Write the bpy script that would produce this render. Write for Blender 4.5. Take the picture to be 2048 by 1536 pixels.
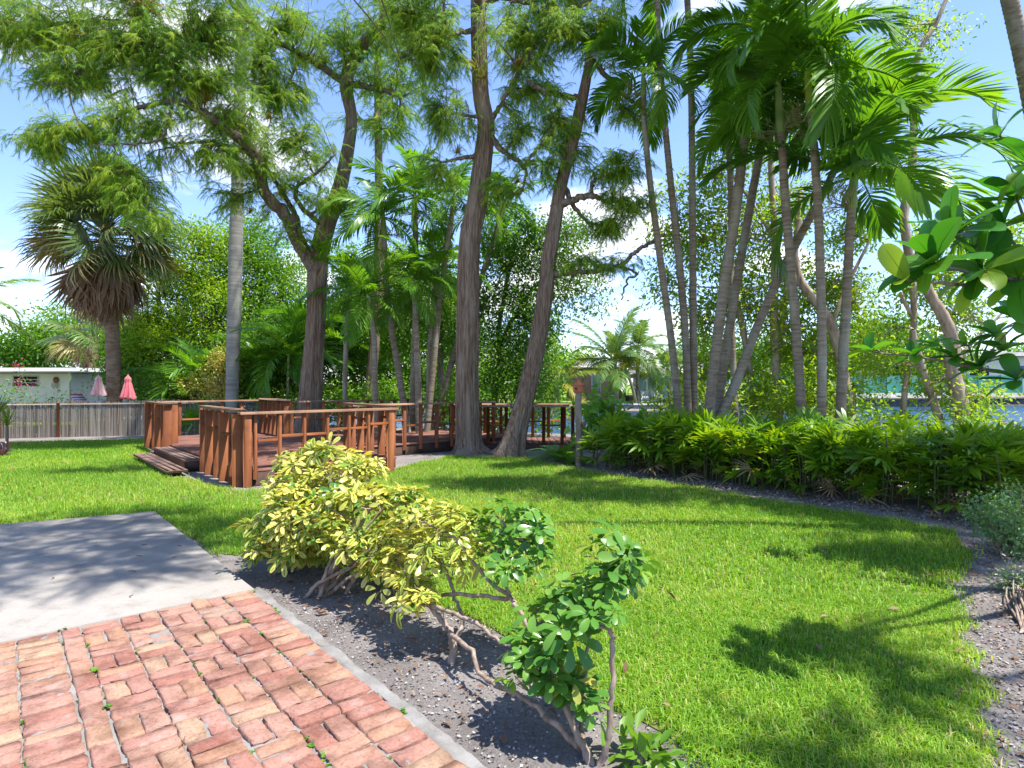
import bpy, math, random
import numpy as np
from mathutils import Vector, Matrix

# ------------------------------------------------------------------ scene, camera, light
rng = np.random.default_rng(11)
random.seed(11)
sc = bpy.context.scene
for o in list(bpy.data.objects):
    bpy.data.objects.remove(o)
col = sc.collection
F, HY, CX, CAMH = 1200.0, 768.0, 1024.0, 1.5      # focal length and horizon in photo pixels

cam_d = bpy.data.cameras.new('camera')
cam = bpy.data.objects.new('camera', cam_d)
col.objects.link(cam)
cam.location = (0, 0, CAMH)
cam.rotation_euler = (math.radians(90), 0, 0)
cam_d.sensor_width = 36
cam_d.lens = 36 * F / 2048
cam_d.clip_start = 0.05
cam_d.clip_end = 3000
sc.camera = cam

SUN_EL, SUN_AZ = math.radians(69), math.radians(110)
SUN = Vector((math.cos(SUN_EL) * math.sin(SUN_AZ), math.cos(SUN_EL) * math.cos(SUN_AZ), math.sin(SUN_EL)))
sun_d = bpy.data.lights.new('sun', 'SUN')
sun_d.energy = 5.0
sun_d.angle = math.radians(0.53)
sun_d.color = (1.0, 0.955, 0.89)
sun = bpy.data.objects.new('sun', sun_d)
col.objects.link(sun)
sun.rotation_euler = SUN.to_track_quat('Z', 'Y').to_euler()

world = bpy.data.worlds.new('World')
sc.world = world
world.use_nodes = True
wn, wl = world.node_tree.nodes, world.node_tree.links
wn.clear()
w_out = wn.new('ShaderNodeOutputWorld')
w_bg = wn.new('ShaderNodeBackground')
w_bg.inputs['Strength'].default_value = 0.15
w_sky = wn.new('ShaderNodeTexSky')
w_sky.sky_type = 'NISHITA'
w_sky.sun_disc = False
w_sky.sun_elevation = SUN_EL
w_sky.sun_rotation = SUN_AZ
w_sky.air_density = 1.0
w_sky.dust_density = 0.25
w_sky.ozone_density = 1.6
w_co = wn.new('ShaderNodeTexCoord')
w_sep = wn.new('ShaderNodeSeparateXYZ')
wl.new(w_co.outputs['Generated'], w_sep.inputs[0])
def wmath(op, a, b=None, clamp=False):
    n = wn.new('ShaderNodeMath'); n.operation = op; n.use_clamp = clamp
    for i, x in enumerate((a, b)):
        if x is None: continue
        if isinstance(x, (int, float)): n.inputs[i].default_value = x
        else: wl.new(x, n.inputs[i])
    return n.outputs[0]
den = wmath('ADD', wmath('MAXIMUM', w_sep.outputs[2], 0.0), 0.22)
w_cmb = wn.new('ShaderNodeCombineXYZ')
wl.new(wmath('DIVIDE', w_sep.outputs[0], den), w_cmb.inputs[0])
wl.new(wmath('DIVIDE', w_sep.outputs[1], den), w_cmb.inputs[1])
w_noise = wn.new('ShaderNodeTexNoise')
w_noise.inputs['Scale'].default_value = 1.7
w_noise.inputs['Detail'].default_value = 9
w_noise.inputs['Roughness'].default_value = 0.52
w_map = wn.new('ShaderNodeMapping')
w_map.inputs['Location'].default_value = (3.1, 1.7, 0.4)
wl.new(w_cmb.outputs[0], w_map.inputs[0])
wl.new(w_map.outputs[0], w_noise.inputs['Vector'])
w_ramp = wn.new('ShaderNodeValToRGB')
w_ramp.color_ramp.elements[0].position = 0.53
w_ramp.color_ramp.elements[0].color = (0, 0, 0, 1)
w_ramp.color_ramp.elements[1].position = 0.64
w_ramp.color_ramp.elements[1].color = (1, 1, 1, 1)
wl.new(wmath('SUBTRACT', w_noise.outputs['Fac'], wmath('MULTIPLY', wmath('SUBTRACT', w_sep.outputs[2], 0.2), 0.16)), w_ramp.inputs[0])
w_tint = wn.new('ShaderNodeMixRGB'); w_tint.blend_type = 'MULTIPLY'
w_tint.inputs['Fac'].default_value = 1.0
w_tint.inputs[2].default_value = (0.86, 0.90, 1.10, 1)
wl.new(w_sky.outputs[0], w_tint.inputs[1])
w_mix = wn.new('ShaderNodeMixRGB')
wl.new(w_ramp.outputs[0], w_mix.inputs['Fac'])
wl.new(w_tint.outputs[0], w_mix.inputs[1])
w_mix.inputs[2].default_value = (5.6, 5.7, 5.9, 1)
wl.new(w_mix.outputs[0], w_bg.inputs['Color'])
wl.new(w_bg.outputs[0], w_out.inputs[0])

sc.view_settings.view_transform = 'Standard'
sc.view_settings.look = 'None'
sc.view_settings.gamma = 1.0
sc.view_settings.exposure = 1.06
sc.view_settings.use_curve_mapping = False
sc.render.engine = 'CYCLES'
sc.cycles.max_bounces = 7
sc.cycles.transmission_bounces = 4
sc.cycles.diffuse_bounces = 4

# ------------------------------------------------------------------ helpers
def P(px, py, D):
    return Vector(((px - CX) / F * D, D, CAMH - (py - HY) / F * D))

def G(px, py, z=0.0):
    return P(px, py, F * (CAMH - z) / (py - HY))

def GX(px, D, z=0.0):
    return Vector(((px - CX) / F * D, D, z))

def V3(a):
    return np.asarray(a, dtype=float)

class MB:
    """collects faces into one mesh; tint is a random number per face"""
    def __init__(s):
        s.v, s.f, s.t, s.e, s.n = [], [], [], [], 0
    def add(s, verts, faces, tint=0.5, edge=None):
        verts = np.asarray(verts, dtype=float).reshape(-1, 3)
        faces = np.asarray(faces, dtype=np.int64)
        s.v.append(verts)
        s.f.append(faces + s.n)
        t = np.empty(len(faces)); t[:] = tint
        s.t.append(t)
        e = np.zeros(len(verts))
        if edge is not None: e[:] = edge
        s.e.append(e)
        s.n += len(verts)
        return s
    def mesh(s, name, mats, smooth=False):
        me = bpy.data.meshes.new(name)
        V = np.concatenate(s.v).astype(np.float32)
        L = np.concatenate([f.ravel() for f in s.f]).astype(np.int32)
        S = np.concatenate([np.full(len(f), f.shape[1]) for f in s.f]).astype(np.int32)
        me.vertices.add(len(V)); me.vertices.foreach_set('co', V.ravel())
        me.loops.add(len(L)); me.loops.foreach_set('vertex_index', L)
        me.polygons.add(len(S))
        me.polygons.foreach_set('loop_start', np.concatenate([[0], np.cumsum(S)[:-1]]).astype(np.int32))
        if smooth:
            me.polygons.foreach_set('use_smooth', np.ones(len(S), dtype=bool))
        a = me.attributes.new('tint', 'FLOAT', 'FACE')
        a.data.foreach_set('value', np.concatenate(s.t).astype(np.float32))
        a = me.attributes.new('edge', 'FLOAT', 'POINT')
        a.data.foreach_set('value', np.concatenate(s.e).astype(np.float32))
        me.update(calc_edges=True)
        me.validate()
        for m in (mats if isinstance(mats, (list, tuple)) else [mats]):
            me.materials.append(m)
        return me

WM = {}
def link(name, data=None, M=None, parent=None):
    o = bpy.data.objects.new(name, data)
    col.objects.link(o)
    if M is None: M = Matrix.Identity(4)
    if parent is not None:
        o.parent = parent
        o.matrix_parent_inverse = WM[parent.name].inverted()
    o.matrix_basis = M
    WM[o.name] = M.copy()
    return o

def tag(o, label, cat, group=None):
    o['label'] = label; o['category'] = cat
    if group: o['group'] = group
    return o

def thing(name, loc, label, cat, group=None):
    return tag(link(name, None, Matrix.Translation(Vector(loc))), label, cat, group)

def kind(o, k):
    o['kind'] = k
    return o

def norm(a):
    a = np.asarray(a, dtype=float)
    return a / np.maximum(np.linalg.norm(a, axis=-1, keepdims=True), 1e-9)

def frames(d, up):
    """rotation matrices, columns: side, direction, normal"""
    y = norm(d)
    x = norm(np.cross(y, up))
    z = np.cross(x, y)
    return np.stack([x, y, z], axis=-1)

def scatter(mb, tv, tf, pos, R, scale, tint, edge=None):
    N, K = len(pos), len(tv)
    sc_ = np.asarray(scale, dtype=float)
    if sc_.ndim == 0: sc_ = np.full(N, float(sc_))
    V = np.einsum('nij,kj->nki', R, tv) * sc_[:, None, None] + np.asarray(pos)[:, None, :]
    Fc = (tf[None] + (np.arange(N) * K)[:, None, None]).reshape(-1, tf.shape[1])
    t = np.repeat(np.asarray(tint), len(tf)) if np.ndim(tint) else tint
    mb.add(V.reshape(-1, 3), Fc, t, None if edge is None else np.tile(edge, N))

def interp(pts, n):
    """Catmull-Rom through points with extra columns (radius)"""
    p = np.asarray(pts, dtype=float)
    if len(p) < 3:
        t = np.linspace(0, 1, n)[:, None]
        return p[0] * (1 - t) + p[-1] * t
    q = np.vstack([2 * p[0] - p[1], p, 2 * p[-1] - p[-2]])
    out = []
    for u in np.linspace(0, len(p) - 1 - 1e-6, n):
        i = int(u); t = u - i
        a, b, c, d = q[i], q[i + 1], q[i + 2], q[i + 3]
        out.append(0.5 * (2 * b + (c - a) * t + (2 * a - 5 * b + 4 * c - d) * t * t + (3 * b - a - 3 * c + d) * t ** 3))
    return np.array(out)

def tube(mb, pts, rad, sides=8, tint=0.5, lobes=None, cap=True, rough=0.0):
    pts = np.asarray(pts, dtype=float); n = len(pts)
    rad = np.broadcast_to(np.asarray(rad, dtype=float), (n,))
    tan = norm(np.gradient(pts, axis=0))
    mean = norm(pts[-1] - pts[0] + 1e-9)
    ref = np.array([1.0, 0, 0]) if abs(mean[0]) < 0.8 else np.array([0, 0, 1.0])
    x = norm(np.cross(np.cross(tan, ref), tan)); y = np.cross(tan, x)
    a = np.arange(sides) * 2 * math.pi / sides
    r = rad[:, None] * np.ones(sides)[None]
    if lobes is not None: r = r * lobes(np.linspace(0, 1, n)[:, None], a[None])
    if rough: r = r * (1 + rng.normal(0, rough, r.shape))
    V = pts[:, None] + r[..., None] * (np.cos(a)[None, :, None] * x[:, None] + np.sin(a)[None, :, None] * y[:, None])
    i = np.arange(n - 1)[:, None] * sides; j = np.arange(sides)[None]; k = (j + 1) % sides
    f = np.stack([i + j, i + k, i + sides + k, i + sides + j], -1).reshape(-1, 4)
    mb.add(V.reshape(-1, 3), f, tint)
    if cap:
        off = mb.n - n * sides
        base = np.concatenate([V[0], pts[:1], V[-1], pts[-1:]])
        jj = np.arange(sides); kk = (jj + 1) % sides
        mb.add(base, np.concatenate([np.stack([kk, jj, np.full(sides, sides)], -1),
                                     np.stack([jj + sides + 1, kk + sides + 1, np.full(sides, 2 * sides + 1)], -1)]), tint)
    return mb

def box_mb(mb, lo, hi, bev=0.004, tint=0.5, M=None):
    lo, hi = V3(lo), V3(hi); b = min(bev, 0.3 * float(min(hi - lo)))
    vs = []
    for sx in (0, 1):
        for sy in (0, 1):
            for sz in (0, 1):
                c = np.where([sx, sy, sz], hi, lo); s = np.where([sx, sy, sz], -1.0, 1.0) * b
                vs += [c + [0, s[1], s[2]], c + [s[0], 0, s[2]], c + [s[0], s[1], 0]]
    vs = np.array(vs)
    def id(sx, sy, sz, a): return ((sx * 2 + sy) * 2 + sz) * 3 + a
    quads, tris = [], []
    for s in (0, 1):
        q = [id(s, 0, 0, 0), id(s, 1, 0, 0), id(s, 1, 1, 0), id(s, 0, 1, 0)]; quads.append(q if s else q[::-1])
        q = [id(0, s, 0, 1), id(0, s, 1, 1), id(1, s, 1, 1), id(1, s, 0, 1)]; quads.append(q if s else q[::-1])
        q = [id(0, 0, s, 2), id(1, 0, s, 2), id(1, 1, s, 2), id(0, 1, s, 2)]; quads.append(q if s else q[::-1])
    for s in (0, 1):
        for t in (0, 1):
            quads.append([id(0, s, t, 1), id(1, s, t, 1), id(1, s, t, 2), id(0, s, t, 2)])
            quads.append([id(s, 0, t, 0), id(s, 1, t, 0), id(s, 1, t, 2), id(s, 0, t, 2)])
            quads.append([id(s, t, 0, 0), id(s, t, 1, 0), id(s, t, 1, 1), id(s, t, 0, 1)])
    for c in range(8): tris.append([c * 3, c * 3 + 1, c * 3 + 2])
    if M is not None: vs = vs @ np.array(M.to_3x3()).T + np.array(M.translation)
    n0 = mb.n
    mb.add(vs, quads, tint)
    mb.f.append(np.asarray(tris) + n0); mb.t.append(np.full(8, float(tint)))
    return mb

_boxes = {}
def box_mesh(l, w, h, mat, bev=0.005):
    k = (round(l, 3), round(w, 3), round(h, 3), mat.name)
    if k not in _boxes:
        _boxes[k] = box_mb(MB(), (-l / 2, -w / 2, -h / 2), (l / 2, w / 2, h / 2), bev).mesh('box', mat)
    return _boxes[k]

def beam(name, a, b, w, h, mat, parent, roll=0.0, bev=0.005):
    """box running from a to b; w sideways, h upwards"""
    a, b = Vector(a), Vector(b); d = b - a; x = d.normalized()
    up = Vector((0, 0, 1)) if abs(x.z) < 0.95 else Vector((0, 1, 0))
    y = up.cross(x).normalized(); z = x.cross(y)
    M = Matrix((x, y, z)).transposed().to_4x4()
    M = Matrix.Translation((a + b) / 2) @ M @ Matrix.Rotation(roll, 4, 'X')
    return link(name, box_mesh(d.length, w, h, mat, bev), M, parent)

def block(name, c, size, rz, mat, parent, bev=0.005):
    M = Matrix.Translation(Vector(c)) @ Matrix.Rotation(rz, 4, 'Z')
    return link(name, box_mesh(*size, mat, bev), M, parent)

def inpoly(x, y, poly):
    c = np.zeros(len(x), dtype=bool); n = len(poly)
    for i in range(n):
        x1, y1 = poly[i]; x2, y2 = poly[(i + 1) % n]
        k = ((y1 > y) != (y2 > y)) & (x < (x2 - x1) * (y - y1) / (y2 - y1 + 1e-12) + x1)
        c ^= k
    return c

def sheet(name, poly, z, mat, thick=0.0):
    """flat polygon; thick makes a skirt downwards"""
    me = bpy.data.meshes.new(name)
    n = len(poly)
    v = [(p[0], p[1], z) for p in poly]
    area = sum(poly[i][0] * poly[(i + 1) % n][1] - poly[(i + 1) % n][0] * poly[i][1] for i in range(n))
    idx = list(range(n)) if area > 0 else list(range(n))[::-1]
    f = [idx]
    if thick:
        v += [(p[0], p[1], z - thick) for p in poly]
        for i in range(n):
            a, b = idx[i], idx[(i + 1) % n]
            f.append([b, a, a + n, b + n])
    me.from_pydata(v, [], f); me.update(); me.materials.append(mat)
    return link(name, me)

# ------------------------------------------------------------------ materials
def new_mat(name):
    m = bpy.data.materials.new(name); m.use_nodes = True
    nt = m.node_tree; nt.nodes.clear()
    out = nt.nodes.new('ShaderNodeOutputMaterial')
    b = nt.nodes.new('ShaderNodeBsdfPrincipled')
    nt.links.new(b.outputs[0], out.inputs[0])
    return m, nt.nodes, nt.links, b, out

def ramp_node(N, stops, interp_='LINEAR'):
    r = N.new('ShaderNodeValToRGB'); cr = r.color_ramp; cr.interpolation = interp_
    while len(cr.elements) < len(stops): cr.elements.new(0.5)
    for e, (p, c) in zip(cr.elements, stops):
        e.position = p; e.color = (*c, 1)
    return r

def rc(stops): # evenly spaced colours
    n = len(stops)
    return [(i / (n - 1), c) for i, c in enumerate(stops)]

def coords(N, L, scale=(1, 1, 1), which='Object'):
    t = N.new('ShaderNodeTexCoord'); m = N.new('ShaderNodeMapping')
    m.inputs['Scale'].default_value = scale
    L.new(t.outputs[which], m.inputs[0])
    return m.outputs[0]

def noise(N, L, vec, scale, detail=4, rough=0.55):
    n = N.new('ShaderNodeTexNoise')
    n.inputs['Scale'].default_value = scale; n.inputs['Detail'].default_value = detail
    n.inputs['Roughness'].default_value = rough
    L.new(vec, n.inputs['Vector'])
    return n.outputs['Fac']

def mathn(N, L, op, a, b=None, clamp=False):
    n = N.new('ShaderNodeMath'); n.operation = op; n.use_clamp = clamp
    for i, x in enumerate((a, b)):
        if x is None: continue
        if isinstance(x, (int, float)): n.inputs[i].default_value = x
        else: L.new(x, n.inputs[i])
    return n.outputs[0]

def mixn(N, L, fac, a, b, mode='MIX'):
    n = N.new('ShaderNodeMixRGB'); n.blend_type = mode
    for i, x in enumerate((fac, a, b)):
        if isinstance(x, (int, float)): n.inputs[i].default_value = x
        elif isinstance(x, tuple): n.inputs[i].default_value = (*x, 1)
        else: L.new(x, n.inputs[i])
    return n.outputs[0]

def bump(N, L, bsdf, h, strength=0.5, dist=0.01):
    n = N.new('ShaderNodeBump'); n.inputs['Strength'].default_value = strength
    n.inputs['Distance'].default_value = dist
    L.new(h, n.inputs['Height']); L.new(n.outputs[0], bsdf.inputs['Normal'])

def leaf_mat(name, stops, trans=0.38, rough=0.42, objrand=0.0, margin=None, spec=0.45, tcol=(1.5, 1.35, 0.35)):
    m, N, L, b, out = new_mat(name)
    a = N.new('ShaderNodeAttribute'); a.attribute_name = 'tint'
    fac = a.outputs['Fac']
    if objrand:
        oi = N.new('ShaderNodeObjectInfo')
        fac = mathn(N, L, 'ADD', mathn(N, L, 'MULTIPLY', fac, 1 - objrand), mathn(N, L, 'MULTIPLY', oi.outputs['Random'], objrand))
    r = ramp_node(N, rc(stops) if not isinstance(stops[0][1], tuple) else stops)
    L.new(fac, r.inputs[0])
    c = r.outputs[0]
    if margin:
        e = N.new('ShaderNodeAttribute'); e.attribute_name = 'edge'
        nz = noise(N, L, coords(N, L), 34, 2)
        k = mathn(N, L, 'ADD', e.outputs['Fac'], mathn(N, L, 'MULTIPLY', mathn(N, L, 'SUBTRACT', nz, 0.5), 1.3))
        oi = N.new('ShaderNodeObjectInfo')
        k = mathn(N, L, 'ADD', k, mathn(N, L, 'MULTIPLY', mathn(N, L, 'SUBTRACT', oi.outputs['Random'], 0.5), 0.8))
        rr = ramp_node(N, [(0.02, (0, 0, 0)), (0.25, (1, 1, 1))]); L.new(k, rr.inputs[0])
        c = mixn(N, L, rr.outputs[0], margin, c)
    L.new(c, b.inputs['Base Color'])
    b.inputs['Roughness'].default_value = rough
    b.inputs['Specular IOR Level'].default_value = spec
    t = N.new('ShaderNodeBsdfTranslucent')
    L.new(mixn(N, L, 1.0, c, tcol, 'MULTIPLY'), t.inputs[0])
    mx = N.new('ShaderNodeMixShader'); mx.inputs[0].default_value = trans
    L.new(b.outputs[0], mx.inputs[1]); L.new(t.outputs[0], mx.inputs[2]); L.new(mx.outputs[0], out.inputs[0])
    return m

def bark_mat(name, dark, mid, light, scale=(14, 14, 1.6), bs=0.8, bd=0.02, rough=0.9, patch=None):
    m, N, L, b, out = new_mat(name)
    v = coords(N, L, scale)
    n1 = noise(N, L, v, 1.0, 6, 0.62)
    r = ramp_node(N, [(0.30, dark), (0.48, mid), (0.72, light)])
    L.new(n1, r.inputs[0]); c = r.outputs[0]
    if patch:
        n2 = noise(N, L, coords(N, L, (3, 3, 1.0)), 1.3, 4)
        rr = ramp_node(N, [(0.5, (0, 0, 0)), (0.66, (1, 1, 1))]); L.new(n2, rr.inputs[0])
        c = mixn(N, L, rr.outputs[0], c, mixn(N, L, 0.65, c, patch))
    L.new(c, b.inputs['Base Color']); b.inputs['Roughness'].default_value = rough
    b.inputs['Specular IOR Level'].default_value = 0.15
    bump(N, L, b, n1, bs, bd)
    return m

def flat_mat(name, c1, c2, scale=6, rough=0.8, bs=0.2, spec=0.3, detail=5, objrand=0.0):
    m, N, L, b, out = new_mat(name)
    n1 = noise(N, L, coords(N, L), scale, detail)
    r = ramp_node(N, [(0.32, c1), (0.68, c2)]); L.new(n1, r.inputs[0]); c = r.outputs[0]
    if objrand:
        oi = N.new('ShaderNodeObjectInfo')
        hv = N.new('ShaderNodeHueSaturation'); L.new(c, hv.inputs['Color'])
        L.new(mathn(N, L, 'ADD', 1 - objrand, mathn(N, L, 'MULTIPLY', oi.outputs['Random'], 2 * objrand)), hv.inputs['Value'])
        c = hv.outputs[0]
    L.new(c, b.inputs['Base Color']); b.inputs['Roughness'].default_value = rough
    b.inputs['Specular IOR Level'].default_value = spec
    bump(N, L, b, n1, bs, 0.01)
    return m

def wood_mat(name, stops, grain=(2.0, 40, 40), objrand=0.35, rough=0.75):
    m, N, L, b, out = new_mat(name)
    oi = N.new('ShaderNodeObjectInfo')
    t = N.new('ShaderNodeTexCoord'); mp = N.new('ShaderNodeMapping')
    mp.inputs['Scale'].default_value = grain
    va = N.new('ShaderNodeVectorMath'); va.operation = 'ADD'
    cx = N.new('ShaderNodeCombineXYZ')
    k = mathn(N, L, 'MULTIPLY', oi.outputs['Random'], 57.0)
    for i in range(3): L.new(k, cx.inputs[i])
    L.new(t.outputs['Object'], va.inputs[0]); L.new(cx.outputs[0], va.inputs[1]); L.new(va.outputs[0], mp.inputs[0])
    n1 = noise(N, L, mp.outputs[0], 1.0, 5, 0.6)
    fac = mathn(N, L, 'ADD', mathn(N, L, 'MULTIPLY', n1, 1 - objrand), mathn(N, L, 'MULTIPLY', oi.outputs['Random'], objrand))
    r = ramp_node(N, rc(stops)); L.new(fac, r.inputs[0])
    n2 = noise(N, L, va.outputs[0], 2.3, 4)
    rr = ramp_node(N, [(0.52, (1, 1, 1)), (0.72, (0.55, 0.52, 0.5))]); L.new(n2, rr.inputs[0])
    c = mixn(N, L, 1.0, r.outputs[0], rr.outputs[0], 'MULTIPLY')
    L.new(c, b.inputs['Base Color']); b.inputs['Roughness'].default_value = rough
    b.inputs['Specular IOR Level'].default_value = 0.25
    bump(N, L, b, n1, 0.35, 0.006)
    return m

M_ = {}
# foliage
M_['cypress'] = leaf_mat('cypress_foliage', [(0.08, 0.21, 0.028), (0.17, 0.32, 0.032), (0.28, 0.42, 0.035), (0.42, 0.49, 0.04)], 0.55, 0.5, tcol=(1.3, 1.3, .5))
M_['palm'] = leaf_mat('palm_leaf', [(0.06, 0.18, 0.018), (0.11, 0.27, 0.022), (0.20, 0.36, 0.03)], 0.5, 0.33, 0.4)
M_['palm_yellow'] = leaf_mat('palm_leaf_yellowing', [(0.10, 0.17, 0.02), (0.22, 0.28, 0.03), (0.45, 0.36, 0.06)], 0.38, 0.4, 0.5)
M_['coconut'] = leaf_mat('coconut_leaf', [(0.09, 0.18, 0.045), (0.16, 0.27, 0.06), (0.27, 0.38, 0.09)], 0.36, 0.35, 0.4)
M_['fan'] = leaf_mat('fan_palm_leaf', [(0.07, 0.13, 0.045), (0.13, 0.20, 0.065), (0.24, 0.31, 0.11)], 0.38, 0.35, 0.5)
M_['fan_old'] = leaf_mat('fan_palm_leaf_yellowing', [(0.16, 0.17, 0.05), (0.30, 0.25, 0.09), (0.34, 0.22, 0.09)], 0.25, 0.5, 0.5)
M_['fan_dead'] = leaf_mat('fan_palm_leaf_dead', [(0.15, 0.09, 0.052), (0.26, 0.17, 0.105), (0.38, 0.27, 0.18)], 0.25, 0.8, 0.5, tcol=(1, 0.8, 0.5))
M_['broad_yellow'] = leaf_mat('broad_leaf_yellow_green', [(0.11, 0.25, 0.02), (0.18, 0.34, 0.025), (0.26, 0.41, 0.03), (0.34, 0.44, 0.04)], 0.52, 0.4)
M_['broad_green'] = leaf_mat('broad_leaf_green', [(0.06, 0.19, 0.016), (0.13, 0.29, 0.02), (0.22, 0.38, 0.03)], 0.52, 0.4)
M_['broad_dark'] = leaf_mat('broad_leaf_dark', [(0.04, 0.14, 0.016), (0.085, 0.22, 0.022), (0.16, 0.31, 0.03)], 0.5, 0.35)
M_['mangrove'] = leaf_mat('mangrove_leaf', [(0.09, 0.23, 0.02), (0.18, 0.34, 0.025), (0.29, 0.43, 0.03), (0.39, 0.46, 0.05)], 0.58, 0.36)
M_['almond'] = leaf_mat('large_leaf', [(0.0, (0.03, 0.15, 0.02)), (0.5, (0.055, 0.21, 0.025)), (0.78, (0.13, 0.31, 0.03)), (1.0, (0.30, 0.42, 0.04))], 0.45, 0.28, 0.85)
M_['scheff_var'] = leaf_mat('variegated_leaf', [(0.34, 0.40, 0.04), (0.52, 0.50, 0.09), (0.66, 0.60, 0.22)], 0.30, 0.33, 0.7, margin=(0.09, 0.20, 0.025))
M_['scheff_mid'] = leaf_mat('half_variegated_leaf', [(0.12, 0.23, 0.02), (0.26, 0.32, 0.04), (0.40, 0.39, 0.09)], 0.32, 0.33, 0.7, margin=(0.06, 0.18, 0.03))
M_['scheff_green'] = leaf_mat('glossy_green_leaf', [(0.05, 0.17, 0.022), (0.10, 0.25, 0.035), (0.22, 0.38, 0.06)], 0.36, 0.30, 0.7)
M_['rhapis'] = leaf_mat('lady_palm_leaf', [(0.06, 0.17, 0.014), (0.13, 0.28, 0.018), (0.22, 0.37, 0.022), (0.36, 0.38, 0.03)], 0.48, 0.36, 0.55)
M_['rhapis_dead'] = leaf_mat('lady_palm_leaf_dry', [(0.20, 0.13, 0.06), (0.32, 0.24, 0.12), (0.38, 0.30, 0.18)], 0.2, 0.7, 0.5, tcol=(1, 0.8, 0.5))
M_['fern'] = leaf_mat('fern_leaf', [(0.06, 0.18, 0.02), (0.12, 0.26, 0.025), (0.18, 0.32, 0.03)], 0.4, 0.45, 0.4)
M_['vine'] = leaf_mat('heart_leaf', [(0.06, 0.20, 0.02), (0.12, 0.30, 0.03), (0.21, 0.40, 0.05)], 0.38, 0.33, 0.5)
M_['airplant'] = leaf_mat('air_plant_leaf', [(0.13, 0.17, 0.05), (0.22, 0.24, 0.07), (0.30, 0.26, 0.09)], 0.3, 0.5, 0.5)
M_['airplant_red'] = leaf_mat('air_plant_leaf_red', [(0.20, 0.20, 0.05), (0.34, 0.22, 0.05), (0.42, 0.14, 0.05)], 0.3, 0.5, 0.4)
M_['plumbago'] = leaf_mat('blue_green_leaf', [(0.07, 0.18, 0.06), (0.13, 0.27, 0.10), (0.24, 0.36, 0.17)], 0.35, 0.45)
M_['silver'] = leaf_mat('silver_leaf', [(0.16, 0.25, 0.15), (0.27, 0.36, 0.24), (0.42, 0.48, 0.36)], 0.3, 0.55)
M_['oyster'] = leaf_mat('purple_leaf', [(0.05, 0.08, 0.05), (0.10, 0.05, 0.09), (0.17, 0.07, 0.14)], 0.25, 0.35)
M_['spiky'] = leaf_mat('spiky_leaf', [(0.10, 0.20, 0.02), (0.22, 0.30, 0.04), (0.38, 0.40, 0.08)], 0.35, 0.4)
M_['croton'] = leaf_mat('yellow_shrub_leaf', [(0.30, 0.33, 0.05), (0.48, 0.43, 0.09), (0.58, 0.48, 0.15)], 0.35, 0.4)
M_['bougain'] = leaf_mat('pink_bract', [(0.45, 0.04, 0.12), (0.55, 0.07, 0.2), (0.5, 0.05, 0.06)], 0.35, 0.5, tcol=(1.2, 0.6, 0.8))
M_['grass'] = leaf_mat('grass_blade', [(0.0, (0.095, 0.25, 0.018)), (0.38, (0.20, 0.385, 0.03)), (0.72, (0.31, 0.47, 0.05)), (0.88, (0.43, 0.48, 0.10)), (1.0, (0.56, 0.46, 0.23))], 0.45, 0.45, spec=0.3)
M_['litter'] = leaf_mat('dry_leaf', [(0.11, 0.055, 0.03), (0.22, 0.12, 0.06), (0.34, 0.24, 0.15)], 0.1, 0.8, 0.3, tcol=(1, 0.7, 0.4))
M_['inflor'] = leaf_mat('palm_flower', [(0.32, 0.33, 0.13), (0.42, 0.42, 0.20)], 0.2, 0.7)
# bark
M_['cypress_bark'] = bark_mat('cypress_bark', (0.08, 0.05, 0.034), (0.215, 0.145, 0.10), (0.40, 0.31, 0.235), (38, 38, 2.6), 1.0, 0.06, patch=(0.34, 0.28, 0.22))
M_['limb_bark'] = bark_mat('limb_bark', (0.06, 0.045, 0.036), (0.16, 0.12, 0.095), (0.32, 0.265, 0.22), (16, 16, 8), 0.8, 0.02)
M_['palm_bark'] = bark_mat('palm_bark', (0.12, 0.09, 0.06), (0.225, 0.18, 0.125), (0.34, 0.285, 0.205), (3.5, 3.5, 26), 0.5, 0.008, patch=(0.34, 0.33, 0.26))
M_['royal_bark'] = bark_mat('royal_bark', (0.17, 0.165, 0.15), (0.25, 0.24, 0.22), (0.34, 0.335, 0.31), (1.2, 1.2, 12), 0.4, 0.008, patch=(0.26, 0.29, 0.22))
M_['sabal_bark'] = bark_mat('sabal_bark', (0.11, 0.072, 0.045), (0.20, 0.14, 0.09), (0.29, 0.22, 0.155), (5, 5, 16), 0.8, 0.02)
M_['mang_bark'] = bark_mat('pale_bark', (0.16, 0.11, 0.075), (0.34, 0.255, 0.19), (0.48, 0.39, 0.30), (12, 12, 2.2), 0.9, 0.02, patch=(0.50, 0.43, 0.35))
M_['stem'] = bark_mat('shrub_stem', (0.13, 0.09, 0.062), (0.26, 0.195, 0.15), (0.40, 0.32, 0.26), (30, 30, 12), 0.5, 0.004)
M_['cane'] = flat_mat('green_cane', (0.05, 0.07, 0.025), (0.12, 0.12, 0.05), 14)
M_['shaft'] = flat_mat('crownshaft', (0.15, 0.23, 0.05), (0.24, 0.32, 0.09), 5, 0.4, 0.05)
M_['shaft_yellow'] = flat_mat('crownshaft_yellow', (0.24, 0.30, 0.03), (0.34, 0.36, 0.05), 5, 0.4, 0.05)
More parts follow.
